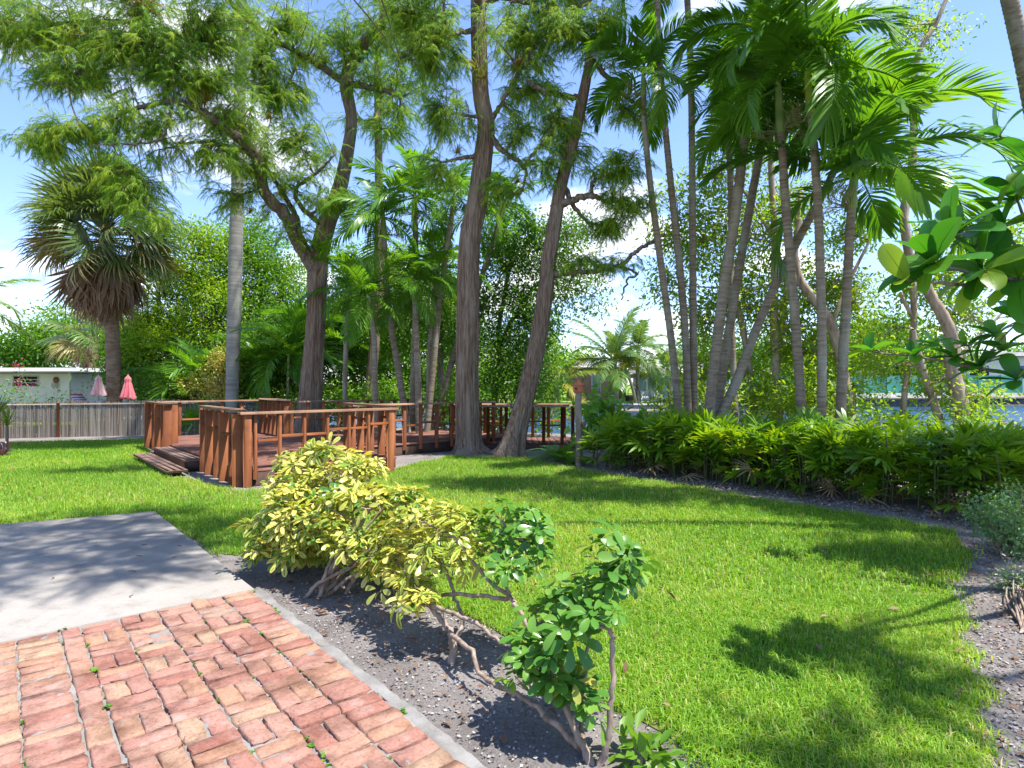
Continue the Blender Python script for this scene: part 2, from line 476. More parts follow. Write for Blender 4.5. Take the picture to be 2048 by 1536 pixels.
# built things
M_['deck'] = wood_mat('deck_board', [(0.12, 0.05, 0.036), (0.19, 0.085, 0.062), (0.26, 0.14, 0.11)])
M_['rail'] = wood_mat('stained_wood', [(0.10, 0.032, 0.013), (0.22, 0.072, 0.024), (0.34, 0.13, 0.045)], (2.5, 36, 36))
M_['cap'] = wood_mat('weathered_rail', [(0.15, 0.075, 0.045), (0.26, 0.15, 0.095), (0.38, 0.26, 0.18)], (2.5, 36, 36))
M_['fascia'] = wood_mat('old_fascia', [(0.035, 0.022, 0.017), (0.085, 0.05, 0.036), (0.15, 0.095, 0.066)], (2, 30, 30))
M_['step'] = wood_mat('worn_step', [(0.12, 0.07, 0.05), (0.23, 0.14, 0.105), (0.33, 0.23, 0.185)], (2, 36, 36))
M_['grey_post'] = wood_mat('grey_post', [(0.14, 0.115, 0.085), (0.25, 0.21, 0.165), (0.34, 0.30, 0.25)], (3, 30, 30))
# ------------------------------------------------------------------ ground materials
def soil_material():
    m, N, L, b, out = new_mat('bed_soil')
    v = coords(N, L)
    n1 = noise(N, L, v, 2.2, 5); n2 = noise(N, L, v, 60, 6, 0.7); n3 = noise(N, L, v, 210, 3, 0.7)
    r = ramp_node(N, [(0.35, (0.20, 0.18, 0.165)), (0.65, (0.31, 0.28, 0.26))]); L.new(n1, r.inputs[0])
    r2 = ramp_node(N, [(0.30, (0.42, 0.40, 0.38)), (0.5, (0.9, 0.9, 0.9)), (0.75, (1.15, 1.12, 1.1))]); L.new(n2, r2.inputs[0])
    c = mixn(N, L, 1.0, r.outputs[0], r2.outputs[0], 'MULTIPLY')
    r3 = ramp_node(N, [(0.66, (0, 0, 0)), (0.72, (1, 1, 1))]); L.new(n3, r3.inputs[0])
    c = mixn(N, L, r3.outputs[0], c, (0.38, 0.36, 0.34))
    L.new(c, b.inputs['Base Color']); b.inputs['Roughness'].default_value = 0.95
    b.inputs['Specular IOR Level'].default_value = 0.1
    bump(N, L, b, mathn(N, L, 'ADD', n2, mathn(N, L, 'MULTIPLY', n3, 0.5)), 0.9, 0.02)
    return m
M_['soil'] = soil_material()
M_['lawn'] = flat_mat('lawn_thatch', (0.07, 0.10, 0.02), (0.17, 0.17, 0.055), 9, 0.95, 0.6, 0.1)
M_['far_ground'] = flat_mat('far_grass', (0.10, 0.20, 0.02), (0.22, 0.30, 0.05), 0.8, 0.95, 0.5, 0.1)
def concrete_material(name, a, b_, sc_=1.0):
    m, N, L, b, out = new_mat(name)
    v = coords(N, L)
    n1 = noise(N, L, v, 1.3 * sc_, 6, 0.6); n2 = noise(N, L, v, 90, 4, 0.7); n3 = noise(N, L, v, 5, 6, 0.7)
    r = ramp_node(N, [(0.3, a), (0.7, b_)]); L.new(n1, r.inputs[0])
    r2 = ramp_node(N, [(0.3, (0.86, 0.86, 0.86)), (0.7, (1.06, 1.06, 1.06))]); L.new(n2, r2.inputs[0])
    r3 = ramp_node(N, [(0.50, (1, 1, 1)), (0.72, (0.74, 0.71, 0.68))]); L.new(n3, r3.inputs[0])
    c = mixn(N, L, 1.0, mixn(N, L, 1.0, r.outputs[0], r2.outputs[0], 'MULTIPLY'), r3.outputs[0], 'MULTIPLY')
    L.new(c, b.inputs['Base Color']); b.inputs['Roughness'].default_value = 0.85
    b.inputs['Specular IOR Level'].default_value = 0.2
    bump(N, L, b, n2, 0.25, 0.004)
    return m
M_['slab'] = concrete_material('patio_concrete', (0.25, 0.232, 0.208), (0.315, 0.293, 0.265))
M_['mortar'] = concrete_material('sandy_mortar', (0.16, 0.152, 0.142), (0.27, 0.26, 0.245), 6)
M_['seawall'] = concrete_material('seawall_concrete', (0.25, 0.25, 0.25), (0.34, 0.34, 0.33))
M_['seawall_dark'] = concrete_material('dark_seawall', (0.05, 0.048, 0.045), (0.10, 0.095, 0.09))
def brick_material():
    m, N, L, b, out = new_mat('old_brick')
    oi = N.new('ShaderNodeObjectInfo')
    r = ramp_node(N, [(0.0, (0.27, 0.125, 0.095)), (0.2, (0.31, 0.165, 0.13)), (0.5, (0.34, 0.20, 0.155)), (0.7, (0.335, 0.19, 0.128)), (0.9, (0.35, 0.22, 0.155)), (1.0, (0.35, 0.245, 0.165))])
    L.new(oi.outputs['Random'], r.inputs[0])
    t = N.new('ShaderNodeTexCoord')
    va = N.new('ShaderNodeVectorMath'); va.operation = 'ADD'; cx = N.new('ShaderNodeCombineXYZ')
    k = mathn(N, L, 'MULTIPLY', oi.outputs['Random'], 91.0)
    for i in range(3): L.new(k, cx.inputs[i])
    L.new(t.outputs['Object'], va.inputs[0]); L.new(cx.outputs[0], va.inputs[1])
    v = va.outputs[0]
    n1 = noise(N, L, v, 11, 5, 0.6); n2 = noise(N, L, v, 70, 5, 0.7)
    r1 = ramp_node(N, [(0.28, (0.66, 0.60, 0.58)), (0.5, (1, 1, 1)), (0.75, (1.14, 1.1, 1.06))]); L.new(n1, r1.inputs[0])
    r2 = ramp_node(N, [(0.3, (0.55, 0.50, 0.47)), (0.44, (0.92, 0.9, 0.89)), (0.7, (1.12, 1.12, 1.12))]); L.new(n2, r2.inputs[0])
    c = mixn(N, L, 1.0, mixn(N, L, 1.0, r.outputs[0], r1.outputs[0], 'MULTIPLY'), r2.outputs[0], 'MULTIPLY')
    n3 = noise(N, L, v, 7, 6, 0.7)
    r3 = ramp_node(N, [(0.56, (0, 0, 0)), (0.72, (0.7, 0.7, 0.7))]); L.new(n3, r3.inputs[0])
    c = mixn(N, L, r3.outputs[0], c, (0.34, 0.27, 0.23))
    ge = N.new('ShaderNodeNewGeometry'); n4 = noise(N, L, ge.outputs['Position'], 3.2, 6, 0.65)
    r4 = ramp_node(N, [(0.36, (0.62, 0.58, 0.55)), (0.52, (1, 1, 1))]); L.new(n4, r4.inputs[0]); c = mixn(N, L, 1.0, c, r4.outputs[0], 'MULTIPLY')
    L.new(c, b.inputs['Base Color']); b.inputs['Roughness'].default_value = 0.9
    b.inputs['Specular IOR Level'].default_value = 0.15
    bump(N, L, b, mathn(N, L, 'ADD', n1, mathn(N, L, 'MULTIPLY', n2, 0.5)), 0.7, 0.008)
    return m
M_['brick'] = brick_material()
def water_material():
    m, N, L, b, out = new_mat('canal_water')
    v = coords(N, L, (1.0, 2.6, 1))
    n1 = noise(N, L, v, 2.4, 4, 0.6)
    b.inputs['Base Color'].default_value = (0.02, 0.075, 0.15, 1)
    b.inputs['Roughness'].default_value = 0.12
    b.inputs['Specular IOR Level'].default_value = 0.5
    bump(N, L, b, n1, 0.8, 0.09)
    return m
M_['water'] = water_material()

# ------------------------------------------------------------------ ground, canal, slab, bricks
near_edge = [(-90, 44), (-14, 25), (-3, 20.5), (3, 17.2), (6.6, 13.4), (9.5, 10.2), (14, 4), (22, -8)]
land = near_edge + [(22, -40), (-90, -40)]
kind(sheet('ground', land, 0.0, M_['soil'], 1.6), 'structure')
far_edge = [(-900, 320), (-90, 64), (4, 43), (22.3, 43), (24, 58), (42, 59.5), (900, 300)]
kind(sheet('far_bank', far_edge + [(900, 1800), (-900, 1800)], 0.05, M_['far_ground']), 'structure')
kind(sheet('canal_bed', [(-900, -60), (900, -60), (900, 1800), (-900, 1800)], -1.6, M_['seawall_dark']), 'structure')
kind(sheet('canal_water', [(-300, -60), (300, -60), (300, 400), (-300, 400)], -0.72, M_['water']), 'structure')
left_land = sheet('neighbour_ground', [(-90, 19.5), (-11.5, 19.2), (-11.5, 24), (-14, 24.9), (-90, 43.5)], 0.006, M_['far_ground'])
kind(left_land, 'structure')

# lawn outline traced in the photograph, laid on the ground
lawn_px = [(-420, 905), (-60, 891), (130, 883), (285, 880), (300, 892), (296, 906), (308, 934), (380, 958), (480, 984),
           (640, 968), (780, 940), (830, 928), (900, 914), (1050, 917), (1110, 930), (1220, 950), (1350, 968), (1500, 994), (1660, 1022),
           (1800, 1043), (1905, 1066), (1946, 1112), (1905, 1180), (1918, 1290), (1950, 1380), (1975, 1480), (1995, 1600),
           (1470, 1600), (1425, 1535), (1330, 1470), (1240, 1420), (1158, 1370), (966, 1246), (897, 1214), (640, 1130), (440, 1108),
           (300, 1028), (0, 1050), (-420, 1085)]
LAWN = [(G(*p).x, G(*p).y) for p in lawn_px]
kind(sheet('lawn', LAWN, 0.005, M_['lawn']), 'structure')

# patio axes: v along the kerb towards the camera, u across to the left
E1 = Vector((-0.649, 0.761, 0)); E2 = Vector((0.761, 0.649, 0))
bo = G(514, 1184)
def BP(u, v, z=0.0): return Vector((bo.x, bo.y, 0)) - E2 * u - E1 * v + Vector((0, 0, z))

# concrete slab with a chipped, chamfered edge
sa, sb_, sc2, sd = G(310, 1022, 0.05), G(509, 1177, 0.05), BP(4.2, -0.012), G(-420, 1085, 0.05)
sp = [(sa.x, sa.y), (sb_.x, sb_.y), (sc2.x, sc2.y), (-9.0, 3.2), (sd.x, sd.y)]
mbs = MB()
pl = np.array(sp); cen = pl.mean(0)
ring = []
for z, k in ((-0.06, 0.0), (0.043, 0.0), (0.05, 0.007)):
    d = pl - cen; ring.append(np.column_stack([pl - d / np.linalg.norm(d, axis=1)[:, None] * k, np.full(len(pl), z)]))
n_ = len(pl)
mbs.add(np.vstack(ring), [[r * n_ + (i + 1) % n_, r * n_ + i, (r + 1) * n_ + i, (r + 1) * n_ + (i + 1) % n_] for r in range(2) for i in range(n_)])
mbs.f.append(np.array([[2 * n_ + i for i in range(n_)][::-1]])); mbs.t.append(np.array([0.5]))
slab = kind(link('patio_slab', mbs.mesh('patio_slab', M_['slab'])), 'structure')

# brick patio: bed, kerb strip and single bricks
bed = [BP(-0.02, 0.0), BP(4.2, 0.0), BP(4.2, 3.4), BP(-0.02, 3.4)]
pm = MB(); gu, gv = np.meshgrid(np.linspace(-.02, 4.2, 150), np.linspace(0, 3.4, 130), indexing='ij')
hz = .025 + .009 * (np.sin(gu * 9 + 2 * np.sin(gv * 5)) * np.sin(gv * 11 + gu * 3)) + rng.normal(0, .0035, gu.shape)
pv = np.array([list(BP(a, b, c)) for a, b, c in zip(gu.ravel(), gv.ravel(), hz.ravel())])
ii, jj_ = np.meshgrid(np.arange(149), np.arange(129), indexing='ij'); k0 = ii * 130 + jj_
pm.add(pv, np.stack([k0, k0 + 130, k0 + 131, k0 + 1], -1).reshape(-1, 4))
patio = kind(link('brick_patio', pm.mesh('brick_patio', M_['mortar'])), 'structure')

def brick_mesh(l, w, seed):
    r = np.random.default_rng(seed)
    h = 0.035
    def ringp(ix, z, jit):
        a = [(-l / 2 + ix, -w / 2 + ix), (-l / 6, -w / 2 + ix), (l / 6, -w / 2 + ix), (l / 2 - ix, -w / 2 + ix),
             (l / 2 - ix, 0), (l / 2 - ix, w / 2 - ix), (l / 6, w / 2 - ix), (-l / 6, w / 2 - ix), (-l / 2 + ix, w / 2 - ix), (-l / 2 + ix, 0)]
        p = np.array([(x, y, z) for x, y in a]); p[:, :2] += r.normal(0, jit, (10, 2)); p[:, 2] += r.normal(0, jit * 0.5, 10)
        for c in (0, 3, 5, 8): p[c, :2] *= 1 - abs(r.normal(0.012, 0.014))
        return p
    b = ringp(0.0, -h, 0.001); t = ringp(0.001, -0.0025, 0.0034); top = ringp(0.005, 0.002, 0.0034)
    mid = np.array([[-l / 5, 0, 0.0025 + r.normal(0, 0.0012)], [l / 5, 0, 0.0025 + r.normal(0, 0.0012)]])
    m = MB(); k = np.arange(10); kk = (k + 1) % 10
    m.add(np.vstack([b, t, top, mid]), np.concatenate([np.stack([k, kk, kk + 10, k + 10], -1), np.stack([k + 10, kk + 10, kk + 20, k + 20], -1)]))
    tri = [[20 + i, 20 + (i + 1) % 10, 30] for i in (6, 7, 8, 9, 0, )] + [[20 + i, 20 + (i + 1) % 10, 31] for i in (2, 3, 4, 5)] + [[21, 22, 31], [21, 31, 30], [26, 30, 31]]
    tri = [[20 + i, 20 + (i + 1) % 10, 30] for i in (7, 8, 9, 0)] + [[20 + i, 20 + (i + 1) % 10, 31] for i in (2, 3, 4, 5)] + [[21, 22, 31], [21, 31, 30], [26, 27, 30], [26, 30, 31]]
    m.f.append(np.array(tri)); m.t.append(np.full(len(tri), 0.5))
    return m.mesh('brick', M_['brick'])
BV = [brick_mesh(0.188, 0.0915, 100 + i) for i in range(9)]
ang_u = math.atan2(-E2.y, -E2.x)
nb = 0
def lay(u, v, along_u):
    """u, v: centre of the brick"""
    global nb
    c = BP(u + random.uniform(-.004, .004), v + random.uniform(-.004, .004))
    if c.y < 1.55 or c.x < -c.y * 1.05 - 0.6: return
    if nb >= 330: return
    nb += 1
    M = Matrix.Translation((c.x, c.y, 0.038 + random.gauss(0, 0.003))) @ Matrix.Rotation(ang_u + (0 if along_u else math.pi / 2) + random.gauss(0, 0.018), 4, 'Z') \
        @ Matrix.Rotation(random.gauss(0, 0.008), 4, 'X') @ Matrix.Rotation(random.gauss(0, 0.007) + (math.pi if random.random() < 0 else 0), 4, 'Y')
    link('brick', random.choice(BV), M, patio)
st = 0.098
ncol = 30
cols = []      # (kind, u start)
u0 = 0.055
cols.append(('h', u0, 0)); u0 += 0.197
for i in range(4):
    cols.append(('b', u0, i)); u0 += 0.198
cols.append(('v', u0, 0)); u0 += 0.104
for i in range(9):
    cols.append(('h', u0, i)); u0 += 0.195
for k_, us, i in cols:
    v = 0.06
    if k_ == 'h':
        v += random.uniform(0, 0.03) if i else 0
        while v < 3.3: lay(us + 0.096, v, True); v += st + random.uniform(-.002, .002)
    elif k_ == 'v':
        v += 0.05
        while v < 3.3: lay(us + 0.047, v, False); v += 0.193
    else:
        ph = i % 2
        v -= 0.05
        while v < 3.3:
            if ph:
                lay(us + 0.096, v + 0.047, True); lay(us + 0.096, v + 0.144, True)
            else:
                lay(us + 0.047, v + 0.096, False); lay(us + 0.144, v + 0.096, False)
            v += 0.196; ph = 1 - ph
# broken mortar kerb beside the bricks
mk = MB(); n = 90
vv = np.linspace(-0.02, 3.4, n)
prof = [(0.0, -0.02), (0.005, 0.014), (0.018, 0.026), (0.04, 0.027), (0.06, 0.012)]
KV = []
for v in vv:
    w = 0.022 * math.sin(v * 7.3) + 0.016 * math.sin(v * 17 + 1) + random.gauss(0, 0.006)
    for j, (u, z) in enumerate(prof):
        p = BP(u + (w if j < 3 else 0), v, z + random.gauss(0, 0.004)); KV.append(p)
i = np.arange(n - 1)[:, None] * 5; j = np.arange(4)[None]
mk.add(KV, np.stack([i + j, i + j + 1, i + j + 6, i + j + 5], -1).reshape(-1, 4))
kind(link('patio_kerb', mk.mesh('patio_kerb', M_['mortar'])), 'structure')

# ------------------------------------------------------------------ wooden deck
DA = Vector((-3.88, 8.68, 0))
def DP(s, t, z=0.0): return DA + E1 * s + E2 * t + Vector((0, 0, z))
ang1 = math.atan2(E1.y, E1.x); ang2 = math.atan2(E2.y, E2.x)
DZ, RZ = 0.25, 1.09
deck = thing('wood_deck', DP(0, 0), 'red-brown wooden deck with staggered-block railing and two entry steps on the lawn', 'deck')
def planks(s0, s1, t0, t1, z):
    w = 0.138; s = s0
    while s < s1 - 0.02:
        ww = min(w, s1 - s)
        a, b = t0, t1
        cut = random.uniform(t0 + 0.6, t1 - 0.6)
        for p, q in ((a, cut - 0.003), (cut + 0.003, b)):
            o = beam('deck_board', DP(s + ww / 2, p, z - 0.017 + random.gauss(0, .0015)), DP(s + ww / 2, q, z - 0.017 + random.gauss(0, .0015)), ww - 0.008, 0.034, M_['deck'], deck)
        s += w
planks(0.0, 7.1, 0.0, 2.5, DZ)
planks(1.95, 5.2, 2.506, 7.0, DZ)
def fascia(s0, t0, s1, t1, z1=DZ - 0.036, z0=0.01):
    beam('fascia_board', DP(s0, t0, (z0 + z1) / 2), DP(s1, t1, (z0 + z1) / 2), 0.04, z1 - z0, M_['fascia'], deck)
fascia(0.02, 0.03, 7.08, 0.03); fascia(0.03, 0.06, 0.03, 2.44); fascia(0.05, 2.46, 1.93, 2.46); fascia(1.99, 2.52, 1.99, 6.95)
fascia(7.06, 0.06, 7.06, 2.46); fascia(5.16, 2.52, 5.16, 6.95); fascia(2.03, 6.97, 5.12, 6.97)
def jit(a): return random.gauss(0, a)
def post(s, t, w1, w2, z0=0.0, z1=RZ - 0.03, m='rail'):
    """w1 along E1, w2 along E2"""
    p, q = DP(s, t, z0), DP(s + jit(.006), t + jit(.006), z1)
    z = (q - p).normalized(); x = E1.copy(); y = z.cross(x).normalized(); x = y.cross(z)
    M = Matrix((z, x, y)).transposed().to_4x4(); M.translation = (p + q) / 2
    link('post', box_mesh((q - p).length, w1, w2, M_[m]), M, deck)
def cap(s0, t0, s1, t1, z=RZ):
    beam('top_rail', DP(s0, t0, z - 0.015), DP(s1, t1, z - 0.015), 0.15, 0.038, M_['cap'], deck)
def block_rail(s0, t0, s1, t1, z):
    beam('block_rail', DP(s0, t0, z), DP(s1, t1, z), 0.085, 0.038, M_['rail'], deck)
# rail facing the patio
ts = [0.05, 0.16, 0.503, 0.883, 1.253, 1.615, 1.96, 2.37]
zs = [0.71, 0.69, 0.74, 0.75, 0.79, 0.79, 0.84]
for k, t in enumerate(ts):
    post(0.0, t, 0.09 if k not in (0, 7) else 0.10, 0.045 if k not in (0, 7) else 0.10, 0.0 if k in (0, 7) else 0.1)
for k in range(1, 7): block_rail(0.0, ts[k] + 0.022, 0.0, ts[k + 1] - 0.022, zs[k] + jit(.02))
cap(0.0, -0.07, 0.0, 2.5)
# picket wings beside the steps
def pickets(ss, t, w2, z0, heights, side=0.0, capz=RZ):
    for k, s in enumerate(ss):
        post(s, t + (side if k % 2 else -side), 0.042, w2, z0)
    for k in range(len(ss) - 1):
        block_rail(ss[k] + 0.02, t, ss[k + 1] - 0.02, t, heights[k % len(heights)] + jit(.02))
    cap(ss[0] - 0.06 * (1 if ss[0] < ss[-1] else -1), t, ss[-1] + 0.06 * (1 if ss[0] < ss[-1] else -1), t, capz)
pickets([0.12, 0.42, 0.84, 1.25, 1.68, 2.1], -0.035, 0.15, 0.0, [0.74, 0.72, 0.80, 0.78, 0.82], 0.012, RZ + 0.041)
pickets([4.98, 5.4, 5.85, 6.4, 7.05], -0.03, 0.16, 0.02, [0.80, 0.76, 0.80], 0.02)
post(5.02, 0.07, 0.04, 0.18, 0.05)
# side against the sabal fence, then around the back
def long_rail(s0, t0, s1, t1, n, zlow=0.10, zz=(0.70, 0.64, 0.75, 0.68), z=RZ, sz=0.07):
    for k in range(n + 1):
        f = k / n
        post(s0 + (s1 - s0) * f, t0 + (t1 - t0) * f, sz, sz, zlow, z - 0.03)
        if k < n:
            g0, g1 = f + 0.04 / n * 2, (k + 1) / n - 0.04 / n * 2
            block_rail(s0 + (s1 - s0) * g0, t0 + (t1 - t0) * g0, s0 + (s1 - s0) * g1, t0 + (t1 - t0) * g1, zz[k % len(zz)] + jit(.02))
    cap(s0, t0, s1, t1, z)
long_rail(7.05, 0.12, 7.05, 2.5, 5, 0.05, z=RZ + 0.0)
pickets([6.95, 6.65, 6.35, 6.05, 5.75, 5.45, 5.2], 2.5, 0.13, 0.1, [0.7, 0.66, 0.74], 0.0, RZ + 0.041)
long_rail(5.17, 2.6, 5.17, 6.95, 11)
pickets([0.12, 0.5, 0.9, 1.3, 1.65, 1.9], 2.47, 0.13, 0.05, [0.86, 0.80, 0.84], 0.0, RZ + 0.041)
long_rail(1.97, 2.6, 1.97, 6.2, 9)
# the two steps
for k in range(3):
    beam('step_board', DP(2.22, -0.06 - k * 0.1, 0.195), DP(4.85, -0.06 - k * 0.1, 0.195), 0.096, 0.035, M_['step'], deck)
    beam('step_board', DP(1.75, -0.40 - k * 0.105, 0.085), DP(4.9, -0.40 - k * 0.105, 0.085), 0.10, 0.04, M_['step'], deck)
beam('step_riser', DP(2.24, -0.30, 0.09), DP(4.83, -0.30, 0.09), 0.03, 0.17, M_['step'], deck)
beam('step_riser', DP(2.24, -0.285, 0.1), DP(2.24, -0.02, 0.1), 0.03, 0.15, M_['fascia'], deck)
for s in (1.95, 3.2, 4.6): block('step_block', DP(s, -0.5, 0.03), (0.2, 0.16, 0.07), ang1, M_['fascia'], deck)

# lower walkway behind the twin cypress trunks
walk = thing('boardwalk', (0.3, 13.9, 0), 'low wooden boardwalk with railing running behind the two cypress trunks', 'boardwalk')
x = -1.55
while x < 2.6:
    y0 = 13.75
    beam('deck_board', (x, y0, 0.125), (x, 15.35, 0.125), 0.132, 0.034, M_['deck'], walk); x += 0.14
beam('fascia_board', (-1.6, 13.73, 0.055), (2.65, 13.73, 0.055), 0.035, 0.11, M_['fascia'], walk)
def wrail(y, x0, x1, n, z=1.0, zz=(0.58, 0.64, 0.55)):
    for k in range(n + 1):
        xx = x0 + (x1 - x0) * k / n
        beam('post', (xx, y, 0.02), (xx + jit(.006), y, z - 0.03), 0.075, 0.075, M_['rail'], walk)
        if k < n: beam('block_rail', (xx + .04, y, zz[k % 3]), (xx + (x1 - x0) / n - .04, y, zz[k % 3]), 0.07, 0.038, M_['rail'], walk)
    beam('top_rail', (x0 - .08, y, z - 0.012), (x1 + .08, y, z - 0.012), 0.14, 0.036, M_['cap'], walk)
wrail(13.8, -1.4, 1.15, 6, 1.0)
wrail(15.3, -1.5, 2.55, 10, 1.0)
wrail(14.4, 1.45, 1.46, 1, 1.0)
for xx in (-1.5, 0.4, 1.4, 2.5): beam('pile', (xx, 13.85, -0.05), (xx, 13.85, 0.1), 0.14, 0.14, M_['grey_post'], walk)

# dock shelf seen past the bird house
bench = thing('dock_bench', (5.2, 17.2, 0), 'weathered plank bench on brown posts by the canal edge', 'bench')
bl, br = P(1238, 820, 17.0), P(1348, 822, 17.0)
for k in range(4):
    d = Vector((0, 0.13 * k, 0)); beam('seat_plank', bl + d, br + d, 0.12, 0.045, M_['grey_post'], bench)
for f in (0.06, 0.5, 0.94):
    for d in (0.02, 0.38):
        q = bl.lerp(br, f) + Vector((0, d, -0.025)); beam('leg', (q.x, q.y, -0.3), q, 0.09, 0.09, M_['rail'], bench)

# ------------------------------------------------------------------ reed fence
fence = thing('reed_fence', (-12.5, 17, 0), 'low grey reed fence with a brown post at the edge of the lawn', 'fence')
M_['reed'] = leaf_mat('reed', [(0.08, 0.062, 0.048), (0.16, 0.132, 0.105), (0.25, 0.215, 0.175), (0.35, 0.31, 0.26)], 0.06, 0.8, tcol=(1, .8, .5))
FL = [Vector((-16.5, 15.4, 0)), Vector((-14.0, 16.5, 0)), Vector((-10.7, 17.6, 0)), Vector((-6.2, 19.2, 0))]
mb = MB(); cnt = 0
def fence_pt(f):
    f *= 3; i = min(int(f), 2); return FL[i].lerp(FL[i + 1], f - i)
NR = 950
for k in range(NR):
    p = fence_pt(k / NR); h = 1.0 + 0.03 * math.sin(k * 0.031) + random.gauss(0, 0.016)
    lean = random.gauss(0, 0.012)
    pts = np.array([[p.x, p.y + random.gauss(0, .004), 0.0], [p.x + lean, p.y + random.gauss(0, .004), h]])
    tube(mb, pts, random.uniform(0.0058, 0.009), 5, random.random(), cap=True)
kind(link('reed_panel', mb.mesh('reed_panel', M_['reed']), None, fence), 'stuff')
for i in range(3):
    a, b = FL[i], FL[i + 1]
    off = Vector((0.006, -0.022, 0))
    beam('fence_rail', a + off + Vector((0, 0, 0.93)), b + off + Vector((0, 0, 0.93)), 0.02, 0.035, M_['grey_post'], fence)
for px, i in ((0, 1), (118, 1), (300, 2)):
    f = 0.0
    best = min((abs(CX + F * fence_pt(q / 400).x / fence_pt(q / 400).y - px), q) for q in range(401))[1]
    p = fence_pt(best / 400) + Vector((0.01, -0.045, 0))
    beam('fence_post', p, p + Vector((0, 0, 0.97)), 0.06, 0.06, M_['rail'], fence)

# ------------------------------------------------------------------ neighbour's house on the left
M_['stucco'] = flat_mat('cream_stucco', (0.62, 0.585, 0.52), (0.70, 0.665, 0.60), 3, 0.9, 0.15)
M_['white'] = flat_mat('white_paint', (0.50, 0.50, 0.50), (0.58, 0.58, 0.57), 2, 0.55, 0.05)
M_['glass_dark'] = flat_mat('dark_window', (0.015, 0.02, 0.025), (0.04, 0.045, 0.05), 2, 0.08, 0.0, 0.6)
M_['glass_pale'] = flat_mat('pale_window', (0.18, 0.26, 0.30), (0.35, 0.45, 0.46), 0.7, 0.06, 0.0, 0.8)
M_['peach'] = flat_mat('peach_stucco', (0.36, 0.20, 0.13), (0.42, 0.245, 0.165), 1.5, 0.9, 0.1)
M_['metal_roof'] = flat_mat('metal_roof', (0.30, 0.26, 0.26), (0.38, 0.34, 0.34), 1.5, 0.5, 0.05)
M_['grey_roof'] = flat_mat('grey_roof', (0.36, 0.35, 0.33), (0.46, 0.45, 0.43), 2, 0.8, 0.1)
M_['rust'] = flat_mat('rusty_metal', (0.12, 0.06, 0.035), (0.25, 0.13, 0.07), 20, 0.8, 0.2)
M_['iron'] = flat_mat('dark_iron', (0.02, 0.02, 0.02), (0.05, 0.05, 0.05), 9, 0.5, 0.1)
house = thing('bungalow', (-21, 24, 0), 'cream flat-roofed bungalow behind the reed fence', 'house')
HD = 24.0
hx1 = (143 - CX) / F * HD; hx0 = hx1 - 9
def mk_box(name, lo, hi, mat, parent, bev=0.006):
    lo, hi = Vector(lo), Vector(hi); c = (lo + hi) / 2; s = hi - lo
    return link(name, box_mesh(s.x, s.y, s.z, mat, bev), Matrix.Translation(c), parent)
mk_box('wall', (hx0, HD, 0), (hx1, HD + 6, 1.93), M_['stucco'], house)
rf = mk_box('roof', (hx0 - .4, HD - 0.75, 1.95), (hx1 + 0.75, HD + 6.4, 2.06), M_['white'], house)
mk_box('fascia_board', (hx0 - .45, HD - 0.79, 1.99), (hx1 + 0.80, HD - 0.755, 2.13), M_['white'], rf)
mk_box('fascia_board', (hx1 + 0.755, HD - 0.75, 1.99), (hx1 + 0.79, HD + 6.4, 2.13), M_['white'], rf)
wx0, wx1 = (28 - CX) / F * HD, (76 - CX) / F * HD
win = mk_box('window', (wx0, HD - 0.012, 1.42), (wx1, HD + 0.02, 1.80), M_['glass_dark'], house)
for z in (1.41, 1.55, 1.68, 1.81): mk_box('window_frame', (wx0 - .03, HD - 0.035, z - .014), (wx1 + .03, HD - 0.014, z + .014), M_['white'], win)
for xx in (wx0 - .02, wx1 + .02): mk_box('window_frame', (xx - .02, HD - 0.04, 1.40), (xx + .02, HD - 0.016, 1.82), M_['white'], win)
mb = MB(); tube(mb, [(hx1 - .05, HD - .05, 0), (hx1 - .05, HD - .05, 1.55), (hx1 + .25, HD - .35, 1.78), (hx1 + .35, HD - .6, 1.97)], 0.04, 8)
link('downpipe', mb.mesh('downpipe', M_['white']), None, house)
orn = P(112, 760, HD - 0.03)
mb = MB()
a = np.linspace(0, 2 * math.pi, 25)[:-1]
tube(mb, [orn + Vector((0, -0.10, 0)), orn + Vector((0, -0.06, 0)), orn + Vector((0, -0.005, 0))], [0.02, 0.09, 0.13], 14)
for k in range(7):
    q = orn + Vector((0.045 * (k - 3), -0.05, -0.1)); tube(mb, [q, q + Vector((0, 0, -0.12 - 0.05 * (k % 3)))], 0.007, 5)
    tube(mb, [q + Vector((0, 0, -0.12 - 0.05 * (k % 3))), q + Vector((0, 0, -0.16 - 0.05 * (k % 3)))], [0.022, 0.006], 6)
tag(link('wall_ornament', mb.mesh('wall_ornament', M_['rust'])), 'rusty round wall ornament with dangling chimes on the cream house', 'ornament')

